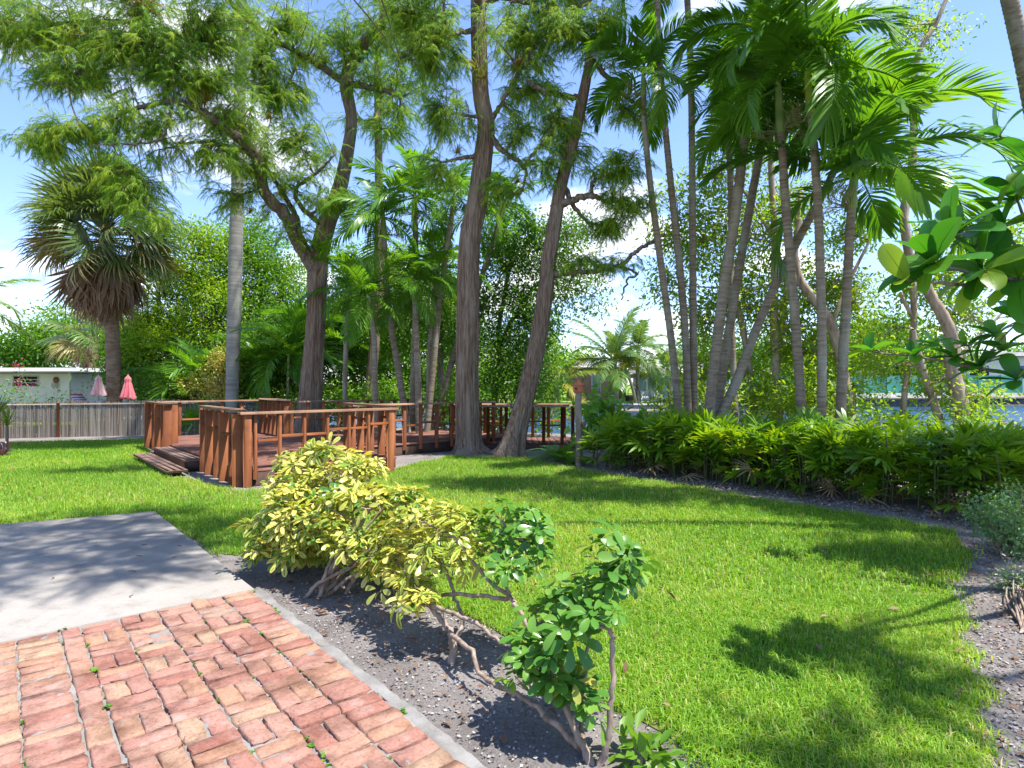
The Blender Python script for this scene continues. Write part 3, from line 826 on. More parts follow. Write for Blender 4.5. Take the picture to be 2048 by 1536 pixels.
# folded parasols and table beyond the fence
def parasol(px, D, ytop, ybot, cols_, label, seed):
    r = np.random.default_rng(seed)
    top = P(px, ytop, D); z0 = P(px, ybot, D).z
    root = thing('folded_parasol', (top.x, D, 0), label, 'parasol', 'folded pink parasols beyond the reed fence')
    mb = MB(); tube(mb, [(top.x, D, 0), (top.x, D, top.z + .02)], 0.02, 8); link('pole', mb.mesh('pole', M_['grey_post']), None, root)
    m = leaf_mat('parasol_cloth', cols_, 0.4, 0.85, tcol=(1.1, .8, .8), spec=0.1)
    mb = MB(); n, k = 14, 40; a = np.arange(k) * 2 * math.pi / k
    rows = []
    for i in range(n):
        f = i / (n - 1)
        rad = 0.03 + 0.15 * f ** 0.75 + (0.035 if f < 0.25 else 0) * math.sin(f * 4 * math.pi) ** 2
        fold = 1 + (0.28 * f + 0.08) * np.sin(a * 8 + r.normal(0, .15) + f) + r.normal(0, 0.02, k)
        z = top.z - (top.z - z0) * f + (0.035 * np.sin(a * 8) if i == n - 1 else 0)
        rows.append(np.stack([top.x + rad * fold * np.cos(a), D + rad * fold * np.sin(a), np.full(k, 0) + z], -1))
    i = np.arange(n - 1)[:, None] * k; j = np.arange(k)[None]; jj = (j + 1) % k
    mb.add(np.concatenate(rows), np.stack([i + j, i + jj, i + k + jj, i + k + j], -1).reshape(-1, 4), np.tile(((np.arange(k) // 5) % 2) * 0.7 + 0.15, n - 1))
    link('canopy', mb.mesh('canopy', m, True), None, root)
    mb = MB(); tube(mb, [(top.x, D, top.z - .10), (top.x, D, top.z), (top.x, D, top.z + .05)], [0.075, 0.035, 0.008], 12); link('finial_cap', mb.mesh('finial_cap', m), None, root)
parasol(197, 18.7, 752, 790, [(0.70, 0.42, 0.42), (0.80, 0.62, 0.62)], 'folded parasol in faded pale pink beside the sabal palm trunk', 3)
parasol(256, 18.7, 752, 796, [(0.78, 0.20, 0.24), (0.80, 0.32, 0.36)], 'folded parasol in strong coral pink beside the sabal palm trunk', 5)
tb = thing('garden_table', (-14.3, 21.3, 0), 'white garden table under the faded parasol beyond the fence', 'table')
q = P(196, 800, 21.3); mk_box('table_top', (q.x - .42, 20.9, q.z - .05), (q.x + .42, 21.7, q.z), M_['white'], tb)
mk_box('table_apron', (q.x - .36, 20.96, q.z - .22), (q.x + .36, 21.64, q.z - .052), M_['white'], tb)
for sx in (-1, 1):
    for sy in (-1, 1): mk_box('leg', (q.x + sx * .33 - .03, 21.3 + sy * .31 - .03, 0), (q.x + sx * .33 + .03, 21.3 + sy * .31 + .03, q.z - .22), M_['white'], tb)
# striped hammock cloth
mb = MB(); h0, h1 = P(152, 788, 20.0), P(176, 804, 19.4)
n = 12
for k in range(n):
    f0, f1 = k / n, (k + 1) / n
    a0, a1 = h0.lerp(h1, f0), h0.lerp(h1, f1); sg = lambda f: Vector((0, 0, -0.10 * math.sin(math.pi * f)))
    wv = Vector((0.05, 0.22, 0.0))
    q = [a0 + sg(f0) - wv, a1 + sg(f1) - wv, a1 + sg(f1) + wv, a0 + sg(f0) + wv]
    mb.add(q + [v - Vector((0, 0, .012)) for v in q], [[0, 1, 2, 3], [7, 6, 5, 4], [0, 4, 5, 1], [2, 6, 7, 3]], (k % 2) * 0.9 + 0.05)
M_['stripe'] = leaf_mat('striped_cloth', [(0.5, 0.05, 0.07), (0.75, 0.70, 0.68)], 0.15, 0.9, tcol=(1, 1, 1), spec=.1)
tag(link('hammock', mb.mesh('hammock', M_['stripe'])), 'red and white striped hammock cloth hanging beyond the fence', 'hammock')

# ------------------------------------------------------------------ across the canal
def seawall(name, pts, z0, z1, t, mat, label):
    r_ = thing(name, (pts[0][0], pts[0][1], z0), label, 'seawall')
    for i in range(len(pts) - 1):
        a, b = Vector((*pts[i], (z0 + z1) / 2)), Vector((*pts[i + 1], (z0 + z1) / 2))
        beam('wall_panel', a, b, t, z1 - z0, mat, r_); beam('wall_cap', a + Vector((0, -.03, (z1 - z0) / 2 + .062)), b + Vector((0, -.03, (z1 - z0) / 2 + .062)), t + 0.2, 0.12, mat, r_)
seawall('seawall', [(-60, 57), (-20, 48.3), (4, 42.9), (22.2, 42.9)], -1.6, 0.0, 0.3, M_['seawall'], 'pale concrete seawall with a cap in front of the peach house')
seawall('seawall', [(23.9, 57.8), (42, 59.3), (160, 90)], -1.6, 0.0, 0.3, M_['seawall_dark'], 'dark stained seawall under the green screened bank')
nh = thing('peach_house', (9, 52, 0), 'peach stucco house with a glazed sunroom across the canal', 'house')
ND = 52.0
def NX(px): return (px - CX) / F * ND
mk_box('wall', (NX(1150), ND, 0.05), (NX(1252), ND + 8, 2.85), M_['peach'], nh, .02)
mk_box('roof', (NX(1140), ND - .7, 2.9), (NX(1262), ND + 8.6, 3.15), M_['grey_roof'], nh, .05)
mb = MB(); x0, x1 = NX(1140), NX(1262)
mb.add([(x0, ND - .7, 3.16), (x1, ND - .7, 3.16), (x1, ND + 8.6, 3.16), (x0, ND + 8.6, 3.16), (x0 + 2, ND + 3.9, 4.0), (x1 - 2, ND + 3.9, 4.0)], [[0, 1, 5, 4], [2, 3, 4, 5]])
mb.f.append(np.array([[1, 2, 5], [3, 0, 4]])); mb.t.append(np.array([.5, .5]))
link('hip_roof', mb.mesh('hip_roof', M_['grey_roof']), None, nh)
w_ = mk_box('window', (NX(1184), ND - .02, 0.9), (NX(1200), ND + .03, 2.3), M_['glass_pale'], nh)
for xx in (NX(1183.5), NX(1200.5)): mk_box('window_frame', (xx - .06, ND - .05, .85), (xx + .06, ND - .022, 2.35), M_['white'], w_)
sun_r = mk_box('sunroom_wall', (NX(1257), ND - 2.0, 0.05), (NX(1440), ND + 6, 0.45), M_['white'], nh, .02)
mk_box('sunroom_header', (NX(1257), ND - 2.0, 2.05), (NX(1440), ND + 6, 2.35), M_['white'], nh, .02)
px = 1257
for k in range(8):
    a, b = NX(1262 + k * 24), NX(1282 + k * 24)
    pn = mk_box('window', (a, ND - 1.9, 0.46), (b, ND - 1.87, 2.04), M_['glass_pale'], nh)
    mk_box('mullion', (b + .02, ND - 2.0, 0.46), (NX(1286 + k * 24) - .02, ND - 1.86, 2.04), M_['white'], pn)
mk_box('mullion', (NX(1257) + .01, ND - 1.99, 0.46), (NX(1261.5), ND - 1.87, 2.04), M_['white'], nh)
mb = MB(); a, b = NX(1248), NX(1448)
mb.add([(a, ND - 2.6, 2.36), (b, ND - 2.6, 2.36), (b, ND + 6, 3.3), (a + 1.5, ND + 6, 3.3), (a, ND - 2.6, 2.44), (b, ND - 2.6, 2.44), (b, ND + 6, 3.38), (a + 1.5, ND + 6, 3.38)],
       [[3, 2, 1, 0], [4, 5, 6, 7], [0, 1, 5, 4], [1, 2, 6, 5], [3, 0, 4, 7]])
sr = link('sunroom_roof', mb.mesh('sunroom_roof', M_['metal_roof']), None, nh)
for k in range(16):
    f = k / 15; p0 = Vector((a + (b - a) * f, ND - 2.62, 2.47)); p1 = Vector((a + 1.5 + (b - a - 1.5) * f, ND + 6, 3.41)); beam('seam', p0, p1, .06, .06, M_['metal_roof'], sr)
# outdoor chairs by the sunroom and a dark arch railing
for (px_, D) in ((1292, 47.5), (1312, 47.3)):
    c = GX(px_, D, .05); ch = thing('patio_chair', c, 'white outdoor lounge chair in front of the glazed sunroom', 'chair', 'white chairs before the sunroom')
    mk_box('seat', (c.x - .35, D - .3, .4), (c.x + .35, D + .3, .55), M_['white'], ch); mk_box('backrest', (c.x - .35, D + .302, .4), (c.x + .35, D + .4, .95), M_['white'], ch)
    for sx in (-1, 1): mk_box('arm', (c.x + sx * .39 - .035, D - .3, .05), (c.x + sx * .39 + .035, D + .3, .68), M_['white'], ch)
mb = MB(); c = GX(1264, 45.5, .05); aa = np.linspace(0, math.pi, 13)
for w in (0.3, 0.55):
    tube(mb, [(c.x - w, 45.5, .05)] + [(c.x - w * math.cos(t), 45.5, 0.9 + w * math.sin(t)) for t in aa] + [(c.x + w, 45.5, .05)], 0.03, 6)
for z in (0.35, 0.75): tube(mb, [(c.x - .55, 45.5, z), (c.x + .55, 45.5, z)], 0.025, 6)
tag(link('garden_arch', mb.mesh('garden_arch', M_['iron'])), 'small black iron arch gate on the far lawn', 'arch')
scr = thing('screened_fence', (36, 63, 0), 'long fence wrapped in teal green windscreen across the canal', 'fence')
M_['teal'] = flat_mat('teal_screen', (0.008, 0.085, 0.075), (0.014, 0.12, 0.105), 0.6, 0.7, 0.3)
for k in range(12):
    a = Vector((24.5 + k * 2.6, 63 + k * 0.2, 0)); b = a + Vector((2.54, 0.195, 0))
    beam('screen_panel', a + Vector((0, 0, 1.25)), b + Vector((0, 0, 1.25)), .03, 2.35, M_['teal'], scr)
    beam('fence_post', a + Vector((-.02, .06, .05)), a + Vector((-.02, .06, 2.5)), .07, .07, M_['iron'], scr)
lw = thing('low_wall', (36, 62, 0), 'low grey block wall at the foot of the teal screen', 'wall')
for k in range(10):
    a = Vector((24.5 + k * 3.0, 61.6 + k * .23, .3)); beam('wall_panel', a, a + Vector((2.98, .228, 0)), .25, .5, M_['seawall'], lw)
fb = thing('flat_roof_building', (62, 76, 0), 'pale flat-roofed building beyond the teal screen', 'building')
mk_box('wall', (46, 76, 0.05), (80, 86, 5.0), M_['stucco'], fb, .03); mk_box('roof', (45.4, 75.3, 5.0), (80.6, 86.6, 5.5), M_['seawall'], fb, .03)
for k in range(6): mk_box('window', (48 + k * 5, 75.96, 2.2), (50.4 + k * 5, 76.05, 3.8), M_['glass_dark'], fb)

# ------------------------------------------------------------------ bird house on a post
bh = thing('birdhouse_post', GX(1157, 11.0), 'grey wooden post with a knot rising from the bed by the boardwalk', 'post')
bp = GX(1157, 11.0); top = P(1157, 786, 11.0).z
mb = MB(); pts = interp([(bp.x, 11, -.03), (bp.x + .012, 11, .6), (bp.x - .006, 11, 1.0), (bp.x, 11, top)], 14)
tube(mb, pts, 0.062, 10, rough=0.03); link('pole', mb.mesh('pole', M_['grey_post'], True), None, bh)
mb = MB(); q = Vector((bp.x + .06, 10.96, .78)); tube(mb, [q, q + Vector((.05, -.02, .01)), q + Vector((.075, -.03, .012))], [.05, .055, .02], 8); link('knot', mb.mesh('knot', M_['limb_bark']), None, bh)
M_['terra'] = flat_mat('terracotta', (0.36, 0.11, 0.045), (0.48, 0.17, 0.08), 12, 0.75, 0.15)
b2 = thing('birdhouse', (bp.x, 11, top), 'round terracotta birdhouse with a conical lid on the grey post', 'birdhouse')
mb = MB(); tube(mb, [(bp.x, 11, top - .004), (bp.x, 11, top + .02), (bp.x, 11, top + .12), (bp.x, 11, top + .15)], [.075, .098, .098, .09], 18); link('body', mb.mesh('body', M_['terra']), None, b2)
mb = MB(); tube(mb, [(bp.x, 11, top + .148), (bp.x, 11, top + .16), (bp.x, 11, top + .225), (bp.x, 11, top + .25), (bp.x, 11, top + .27)], [.118, .118, .03, .022, .006], 18); link('lid', mb.mesh('lid', M_['terra']), None, b2)
mb = MB(); q = Vector((bp.x - .055, 11 - .085, top + .085)); d = Vector((-.055, -.085, 0)).normalized(); tube(mb, [q - d * .03, q + d * .003], .027, 12); link('entrance_hole', mb.mesh('entrance_hole', M_['iron']), None, b2)

# ------------------------------------------------------------------ plant templates
def strip(pts, widths, side, z0=0.0):
    """ribbon along pts; returns verts, faces (quads as tris)"""
    pts = np.asarray(pts, float); side = np.asarray(side, float); n = len(pts)
    v, f = [], []
    for i in range(n):
        if widths[i] <= 0: v.append(pts[i])
        else: v += [pts[i] - side * widths[i], pts[i] + side * widths[i]]
    idx, c = [], 0
    for i in range(n):
        k = 1 if widths[i] <= 0 else 2
        idx.append(list(range(c, c + k))); c += k
    for i in range(n - 1):
        a, b = idx[i], idx[i + 1]
        if len(a) == 2 and len(b) == 2: f += [[a[0], a[1], b[1]], [a[0], b[1], b[0]]]
        elif len(b) == 1: f.append([a[0], a[1], b[0]])
        else: f.append([a[0], b[1], b[0]])
    return np.array(v), np.array(f)

LEAF2 = (np.array([[0, 0, 0], [-.24, .45, .06], [0, 1, -.04], [.24, .45, .06]]), np.array([[0, 2, 1], [0, 3, 2]]))
LEAF4 = (np.array([[0, 0, 0], [-.17, .34, .05], [-.19, .70, .04], [0, 1, -.06], [.19, .70, .04], [.17, .34, .05]]),
         np.array([[0, 2, 1], [0, 3, 2], [0, 4, 3], [0, 5, 4]]))
NEEDLE = (np.array([[-.075, 0, 0], [.075, 0, 0], [0, 1, 0]]), np.array([[0, 1, 2]]))

def rand_unit(n, r=rng):
    return norm(r.normal(size=(n, 3)))

def in_ellipsoid(n, shell=0.45, r=rng):
    return rand_unit(n, r) * (shell + (1 - shell) * r.random((n, 1)) ** 0.6)

def Z(px, py, D, rx, ry, rd, w=1.0):
    """foliage zone: centre from pixel and distance, radii in pixels, depth radius in metres"""
    return (P(px, py, D), np.array([rx * D / F, rd, ry * D / F]), w)

def PT(px, py, D, rpx): # trunk node
    p = P(px, py, D); return [p.x, p.y, p.z, rpx * D / F]

def curved(a, b, n=5, sag=0.12):
    a, b = V3(a), V3(b); d = np.linalg.norm(b - a)
    m = (a + b) / 2 + rng.normal(0, d * 0.10, 3) + np.array([0, 0, d * sag])
    t = np.linspace(0, 1, n)[:, None]
    return (1 - t) ** 2 * a + 2 * t * (1 - t) * m + t * t * b

def nearest(skel, p, bias=0.0):
    d = np.linalg.norm(skel[:, :3] - p, axis=1)
    return int(np.argmin(d + bias * np.maximum(0, skel[:, 2] - p[2])))

def broadleaf(name, label, cat, group, trunks, zones, nclump, nleaf, leaf_len, mat, bark, clump_r=0.4, tmpl=LEAF2, droop=0.25, twig=True, lr=0.03, sides=8, up=0.6, own_limbs=()):
    base = Vector(trunks[0][0][:3])
    root = thing(name, (base.x, base.y, max(0, base.z)), label, cat, group)
    skel = []
    for i, tr in enumerate(trunks):
        t = interp(tr, 6 * len(tr)); mb = MB(); t[:, 3] *= .64 if name == 'bank_tree' else 1
        tube(mb, t[:, :3], t[:, 3], sides, 0.5, rough=0.04)
        link('trunk' if i == 0 else 'limb', mb.mesh('trunk', M_[bark], True), None, root)
        skel.append(t[len(t) // 3:])
    skel = np.vstack(skel)
    wood, fol = MB(), MB()
    tot = sum(z[2] * np.prod(z[1]) ** (2 / 3) for z in zones)
    for c, rad, w in zones:
        n = max(2, int(round(nclump * w * np.prod(rad) ** (2 / 3) / tot)))
        c = V3(c) + [0, .65 if name == 'bank_tree' else 0, 0]
        k = nearest(skel, c, 0.6)
        lp = curved(skel[k][:3], c, 7, 0.05)
        tube(wood, lp, np.linspace(min(lr, skel[k][3] * 0.8), 0.012, 7), 6, cap=False)
        ls = np.vstack([np.column_stack([lp[2:], np.zeros(5)]), skel[k:k + 1]])
        cl = c + in_ellipsoid(n) * rad
        zt = rng.random(n)
        if twig:
            for p in cl:
                kk = nearest(ls, p); tube(wood, curved(ls[kk][:3], p, 4), np.array([0.012, 0.009, 0.006, 0.004]) * (0.5 + leaf_len * 5), 4, cap=False)
        N = n * nleaf
        cc = np.repeat(cl, nleaf, 0)
        off = rng.normal(size=(N, 3)) * clump_r * np.array([1, 1, .62])
        pos = cc + off
        d = rng.normal(size=(N, 3)) * 0.7 + norm(off) * 0.8 + np.array([0, 0, -droop])
        nn = rng.normal(size=(N, 3)) * 0.55 + np.array([0, 0, up])
        ti = np.clip(np.repeat(zt, nleaf) * 0.45 + rng.random(N) * 0.55, 0, 1)
        scatter(fol, tmpl[0], tmpl[1], pos, frames(d, nn), leaf_len * rng.uniform(.65, 1.2, N), ti)
    if wood.n: kind(link('branches', wood.mesh('branches', M_[bark], True), None, root), 'stuff')
    link('crown', fol.mesh('crown', M_[mat]), None, root)
    return root

# ------------------------------------------------------------------ bald cypress
def make_sprigs():
    """drooping feathery sprays"""
    out = []
    for s in range(4):
        r = np.random.default_rng(40 + s)
        V, Fc, c = [], [], 0
        for i in range(13):
            f = (i + 1) / 13
            o = np.array([0, 0.72 * f, -0.55 * f ** 2])
            tg = norm(np.array([0, 0.72, -1.1 * f]))
            for sd in (-1, 1):
                d = norm(tg * 0.75 + np.array([sd * (.9 - .5 * f), 0, 0]) + np.array([0, 0, -.8]) + r.normal(0, .22, 3))
                L = 0.34 * r.uniform(.7, 1.15)
                sdv = norm(np.cross(d, r.normal(size=3))) * 0.015
                V += [o - sdv, o + sdv, o + d * L]; Fc.append([c, c + 1, c + 2]); c += 3
        V += [np.array([-.008, 0, 0]), np.array([.008, 0, 0]), np.array([0, .72, -.55])]; Fc.append([c, c + 1, c + 2])
        out.append((np.array(V), np.array(Fc)))
    return out
SPRIGS = make_sprigs()

def cypress(name, label, trunk, limbs, zones, nclump, D0, flare=0.9, spl=0.34, per=8, seed=1, tb=0.0, thin=0.9):
    r = np.random.default_rng(seed)
    base = Vector(trunk[0][:3])
    root = thing(name, (base.x, base.y, 0), label, 'tree', 'bald cypress trees')
    t = interp(trunk, 10 * len(trunk))
    ph = r.uniform(0, 6)
    def lob(f, a):
        h = f * (t[-1, 2] - t[0, 2])
        fl = np.exp(-h / 0.55)
        return 1 + fl * flare * (0.45 + 0.42 * np.sin(6 * a + ph) + 0.2 * np.sin(11 * a + 2)) + 0.05 * np.sin(9 * a + h * .5) + 0.035 * np.sin(19 * a + h * .8) + 0.03 * np.sin(3 * a + h * 2)
    mb = MB(); tube(mb, t[:, :3], t[:, 3] * thin, 64, 0.5, lob, rough=0.012)
    link('trunk', mb.mesh('trunk', M_['cypress_bark'], True), None, root)
    skel = [t[len(t) // 3:]]
    for lm in limbs:
        q = interp(lm, 7 * len(lm)); mb = MB(); q[:, 3] *= .72
        q[:, :3] += r.normal(0, 0.012, (len(q), 3))
        tube(mb, q[:, :3], q[:, 3], 10, 0.5, rough=0.05); link('limb', mb.mesh('limb', M_['limb_bark'], True), None, root)
        skel.append(q)
    skel = np.vstack(skel)
    wood, fol = MB(), MB()
    tot = sum(z[2] * np.prod(z[1]) ** (2 / 3) for z in zones)
    for c, rad, w in zones:
        c = V3(c); n = max(2, int(round(nclump * w * np.prod(rad) ** (2 / 3) / tot)))
        k = nearest(skel, c, 0.4)
        lp = curved(skel[k][:3], c, 8, 0.06); tube(wood, lp, np.linspace(min(0.05, skel[k][3] * .7), .012, 8), 6, cap=False)
        ls = np.vstack([np.column_stack([lp[2:], np.zeros(6)]), skel[np.linalg.norm(skel[:, :3] - c, axis=1) < np.max(rad) * 1.3]])
        for p in c + in_ellipsoid(n, 0.05, r) * rad * 1.28:
            kk = nearest(ls, p); tw = curved(ls[kk][:3], p, 6, 0.12)
            tube(wood, tw, np.linspace(.013, .003, 6), 4, cap=False)
            out = norm((p - ls[kk][:3]) * [1, 1, 0.2])
            m = per
            f = r.uniform(0.3, 1.0, m)
            pos = np.stack([np.interp(f * 5, np.arange(6), tw[:, i]) for i in range(3)], -1) + r.normal(0, .05, (m, 3))
            d = out * 0.7 + r.normal(0, .75, (m, 3)) * [1, 1, .35] + [0, 0, .08]
            ct = r.random()
            for s in range(4):
                sel = np.arange(m) % 4 == s
                if sel.any():
                    ss = SPRIGS[s]
                    scatter(fol, ss[0], ss[1], pos[sel], frames(d[sel], np.tile([0, 0, 1.], (sel.sum(), 1)) + r.normal(0, .2, (sel.sum(), 3))), spl * r.uniform(.7, 1.25, sel.sum()),
                            np.clip(ct * .5 + r.random(sel.sum()) * .5 + tb, 0, 1))
    kind(link('branches', wood.mesh('branches', M_['limb_bark'], True), None, root), 'stuff')
    link('crown', fol.mesh('crown', M_['cypress']), None, root)
    return skel

d1 = 16.9
T1 = [PT(618, 876, d1, 46), PT(619, 840, d1, 39), PT(624, 760, d1, 33), PT(632, 640, d1, 29), PT(636, 540, d1, 30), PT(650, 460, d1, 27), PT(675, 390, d1, 23), PT(692, 320, d1, 20), PT(703, 240, d1, 17), PT(692, 165, d1, 20), PT(715, 105, d1, 18), PT(768, 32, d1, 14), PT(755, -40, d1, 12), PT(770, -160, d1 - .4, 9)]
L1 = [
    [PT(636, 545, d1, 24), PT(600, 490, d1 - .3, 20), PT(570, 430, d1 - .8, 17), PT(530, 385, d1 - 1.2, 16), PT(512, 310, d1 - 1.8, 15), PT(462, 265, d1 - 2.4, 13), PT(400, 222, d1 - 3, 10), PT(345, 203, d1 - 3.4, 8), PT(280, 215, d1 - 3.6, 6), PT(205, 240, d1 - 3.9, 5), PT(130, 258, d1 - 4, 3)],
    [PT(692, 165, d1, 12), PT(640, 132, d1 - .4, 8), PT(560, 85, d1 - 1, 7), PT(500, 45, d1 - 1.4, 7), PT(440, -10, d1 - 1.8, 5), PT(360, -40, d1 - 2.2, 4)],
    [PT(692, 165, d1, 10), PT(725, 172, d1 - .2, 9), PT(770, 182, d1 - .4, 7), PT(805, 195, d1 - .5, 4)],
    [PT(345, 203, d1 - 3.4, 5), PT(330, 265, d1 - 3.6, 4), PT(300, 285, d1 - 3.7, 3), PT(200, 290, d1 - 4, 2)],
    [PT(512, 310, d1 - 1.8, 8), PT(440, 290, d1 - 2.4, 6), PT(380, 285, d1 - 3, 4), PT(320, 300, d1 - 3.4, 2)],
    [PT(600, 490, d1 - .3, 10), PT(590, 430, d1 - .4, 8), PT(555, 370, d1 - 1, 6), PT(530, 330, d1 - 1.3, 4)],
    [PT(400, 222, d1 - 3, 7), PT(320, 120, d1 - 3.3, 6), PT(290, 60, d1 - 3.4, 8), PT(260, 0, d1 - 3.5, 7), PT(240, -90, d1 - 3.5, 5)],
    [PT(650, 460, d1, 8), PT(590, 390, d1 - .8, 6), PT(640, 340, d1 - 1.1, 4), PT(670, 310, d1 - 1.2, 2)],
]
zA = d1 - 3.4
Z1 = [Z(120, 60, zA, 120, 65, 1.0), Z(260, 90, zA, 130, 70, 1.0, 1.2), Z(400, 70, zA + .5, 120, 70, 1.0, 1.1), Z(400, 165, zA + .4, 130, 45, .9, 1.2), Z(150, 150, zA, 120, 40, .9),
      Z(90, 285, zA - .3, 85, 32, .7, .9), Z(190, 265, zA - .2, 110, 40, .8, .8), Z(300, 250, zA, 90, 36, .8), Z(265, 375, zA - .2, 85, 60, .6, 1.15), Z(300, 440, zA - .2, 50, 30, .5, .7), Z(460, 250, d1 - 2, 70, 50, .8),
      Z(570, 50, d1 - 1, 110, 60, 1, .8), Z(560, 190, d1 - 1, 80, 60, .9, .8), Z(600, 285, d1 - 1, 70, 50, .7, .9), Z(660, 400, d1 - 1, 70, 45, .6, .8), Z(560, 350, d1 - 1.2, 55, 45, .6, .7), Z(590, 470, d1 - .9, 50, 30, .5, .35),
      Z(690, 90, d1 - .3, 90, 70, .9, .6), Z(790, 170, d1 - .3, 70, 60, .8, .6), Z(780, 260, d1 - .3, 60, 40, .8, .6), Z(840, 60, d1, 80, 60, .9, .5),
      Z(430, -60, zA, 200, 60, 1.2, .45), Z(200, -60, zA, 160, 50, 1.2, .5), Z(720, -60, d1, 120, 50, 1.2, .4), Z(480, 390, d1 - 1.5, 60, 60, .6, .5), Z(500, 330, d1 - 1.6, 70, 40, .6, .7), Z(430, 310, zA + .6, 70, 40, .6, .7), Z(520, 130, d1 - 1.2, 80, 60, .8, .7), Z(30, 60, zA, 60, 70, .8, .8), Z(760, 60, d1 - .4, 70, 60, .8, .5)]
cypress('bald_cypress', 'forked bald cypress with long leafy limb behind the deck railing', T1, L1, Z1, 2250, d1, 0.7, 0.34, 8, 21, 0.0, 0.62)

d2 = 13.05
T2 = [PT(938, 908, d2, 44), PT(936, 880, d2, 38), PT(934, 800, d2, 36), PT(934, 700, d2, 35), PT(936, 600, d2, 34), PT(940, 480, d2, 33), PT(955, 400, d2, 31), PT(966, 320, d2, 29), PT(972, 250, d2, 26), PT(962, 190, d2, 25), PT(958, 80, d2, 24), PT(956, -60, d2, 22), PT(962, -300, d2, 15), PT(955, -600, d2 - .6, 7)]
L2 = [
    [PT(980, 275, d2, 10), PT(1010, 305, d2 - .2, 7), PT(1045, 330, d2 - .3, 6), PT(1052, 350, d2 - .3, 4), PT(1040, 390, d2 - .3, 3)],
    [PT(955, 312, d2, 7), PT(915, 318, d2 - .2, 5), PT(880, 326, d2 - .3, 3)],
    [PT(945, 60, d2, 8), PT(900, 72, d2 - .4, 6), PT(860, 95, d2 - .7, 5), PT(800, 118, d2 - 1, 3)],
    [PT(982, 240, d2, 7), PT(1005, 205, d2 - .2, 6), PT(1035, 150, d2 - .4, 5), PT(1070, 90, d2 - .6, 4), PT(1090, 20, d2 - .7, 3)],
    [PT(960, 10, d2, 10), PT(1000, -5, d2, 8), PT(1060, 5, d2 - .3, 6), PT(1130, -20, d2 - .5, 4)],
    [PT(960, 130, d2, 7), PT(910, 110, d2 - .3, 5), PT(890, 40, d2 - .5, 4), PT(880, -60, d2 - .6, 4)],
    [PT(958, -180, d2, 13), PT(900, -330, d2 - 1.4, 9), PT(860, -500, d2 - 2.8, 6)],
    [[-.75, 13.05, 9.5, .14], [-.5, 11.5, 10.0, .10], [0, 10, 9.9, .08], [.3, 8.6, 9.6, .05]],
]
Z2 = [Z(860, 110, d2 - .6, 70, 60, .8), Z(890, 225, d2 - .3, 55, 60, .6, .9), Z(830, 30, d2 - .6, 80, 50, .8), Z(1050, 70, d2 - .4, 70, 60, .8), Z(1060, 180, d2 - .3, 55, 60, .6, .9), Z(1035, 270, d2 - .3, 40, 50, .5, .7),
      Z(970, 60, d2 - 1.2, 50, 60, .3, .35), Z(1120, -30, d2 - .4, 90, 50, 1, .6), Z(1000, 380, d2 - .4, 55, 40, .5, .5), Z(880, 340, d2 - .2, 60, 35, .5, .5),
      Z(900, -380, d2 - 2.2, 150, 90, 1.6, .5),
      (Vector((-1.5, 9.6, 9.0)), np.array([1.2, .7, .35]), .9), (Vector((-2.8, 10.6, 9.2)), np.array([1.2, .7, .35]), .9), (Vector((-4.0, 9.2, 8.8)), np.array([1.1, .6, .3]), .9)]  # overhead zones added out of view to shade the left lawn
cypress('bald_cypress', 'straight bald cypress with buttressed base, the darker trunk left of the leaning one', T2, L2, Z2, 1000, d2, 0.95, 0.29, 8, 22, 0, .63)

d3 = 12.55
T3 = [PT(1022, 914, d3, 46), PT(1026, 890, d3, 40), PT(1036, 850, d3, 34), PT(1052, 790, d3, 31), PT(1072, 700, d3, 29), PT(1088, 600, d3, 27), PT(1100, 500, d3, 25), PT(1112, 430, d3, 23), PT(1122, 370, d3, 21), PT(1145, 280, d3, 21), PT(1162, 210, d3, 19), PT(1178, 120, d3, 14), PT(1168, 70, d3, 13), PT(1150, 20, d3, 11), PT(1155, -80, d3, 9), PT(1150, -200, d3, 6)]
L3 = [
    [PT(1106, 415, d3, 13), PT(1150, 398, d3 - .1, 10), PT(1185, 392, d3 - .2, 8), PT(1215, 404, d3 - .2, 6), PT(1240, 404, d3 - .3, 5), PT(1290, 418, d3 - .3, 3)],
    [PT(1160, 196, d3, 9), PT(1115, 190, d3 - .2, 7), PT(1075, 175, d3 - .3, 6), PT(1055, 160, d3 - .4, 4)],
    [PT(1095, 552, d3, 13), PT(1140, 545, d3 - .1, 8), PT(1190, 543, d3 - .2, 6), PT(1240, 530, d3 - .2, 6), PT(1270, 505, d3 - .3, 6), PT(1300, 485, d3 - .3, 5), PT(1330, 468, d3 - .4, 4)],
    [PT(1240, 530, d3 - .2, 5), PT(1275, 548, d3 - .2, 3), PT(1255, 560, d3 - .2, 3), PT(1242, 600, d3 - .2, 2)],
    [PT(1185, 392, d3 - .2, 6), PT(1183, 370, d3 - .2, 5), PT(1200, 355, d3 - .2, 4), PT(1245, 345, d3 - .3, 3)],
    [PT(1125, 370, d3, 8), PT(1170, 440, d3 + .2, 5), PT(1230, 452, d3 + .2, 3)],
    [PT(1180, 115, d3, 8), PT(1240, 180, d3 + .2, 6), PT(1280, 215, d3 + .2, 4)],
    [PT(1150, 20, d3, 8), PT(1210, -20, d3, 6), PT(1270, -30, d3, 4)],
    [PT(1050, 330, d3 - .3, 5), PT(1095, 270, d3 - .3, 4), PT(1120, 235, d3 - .2, 3)],
]
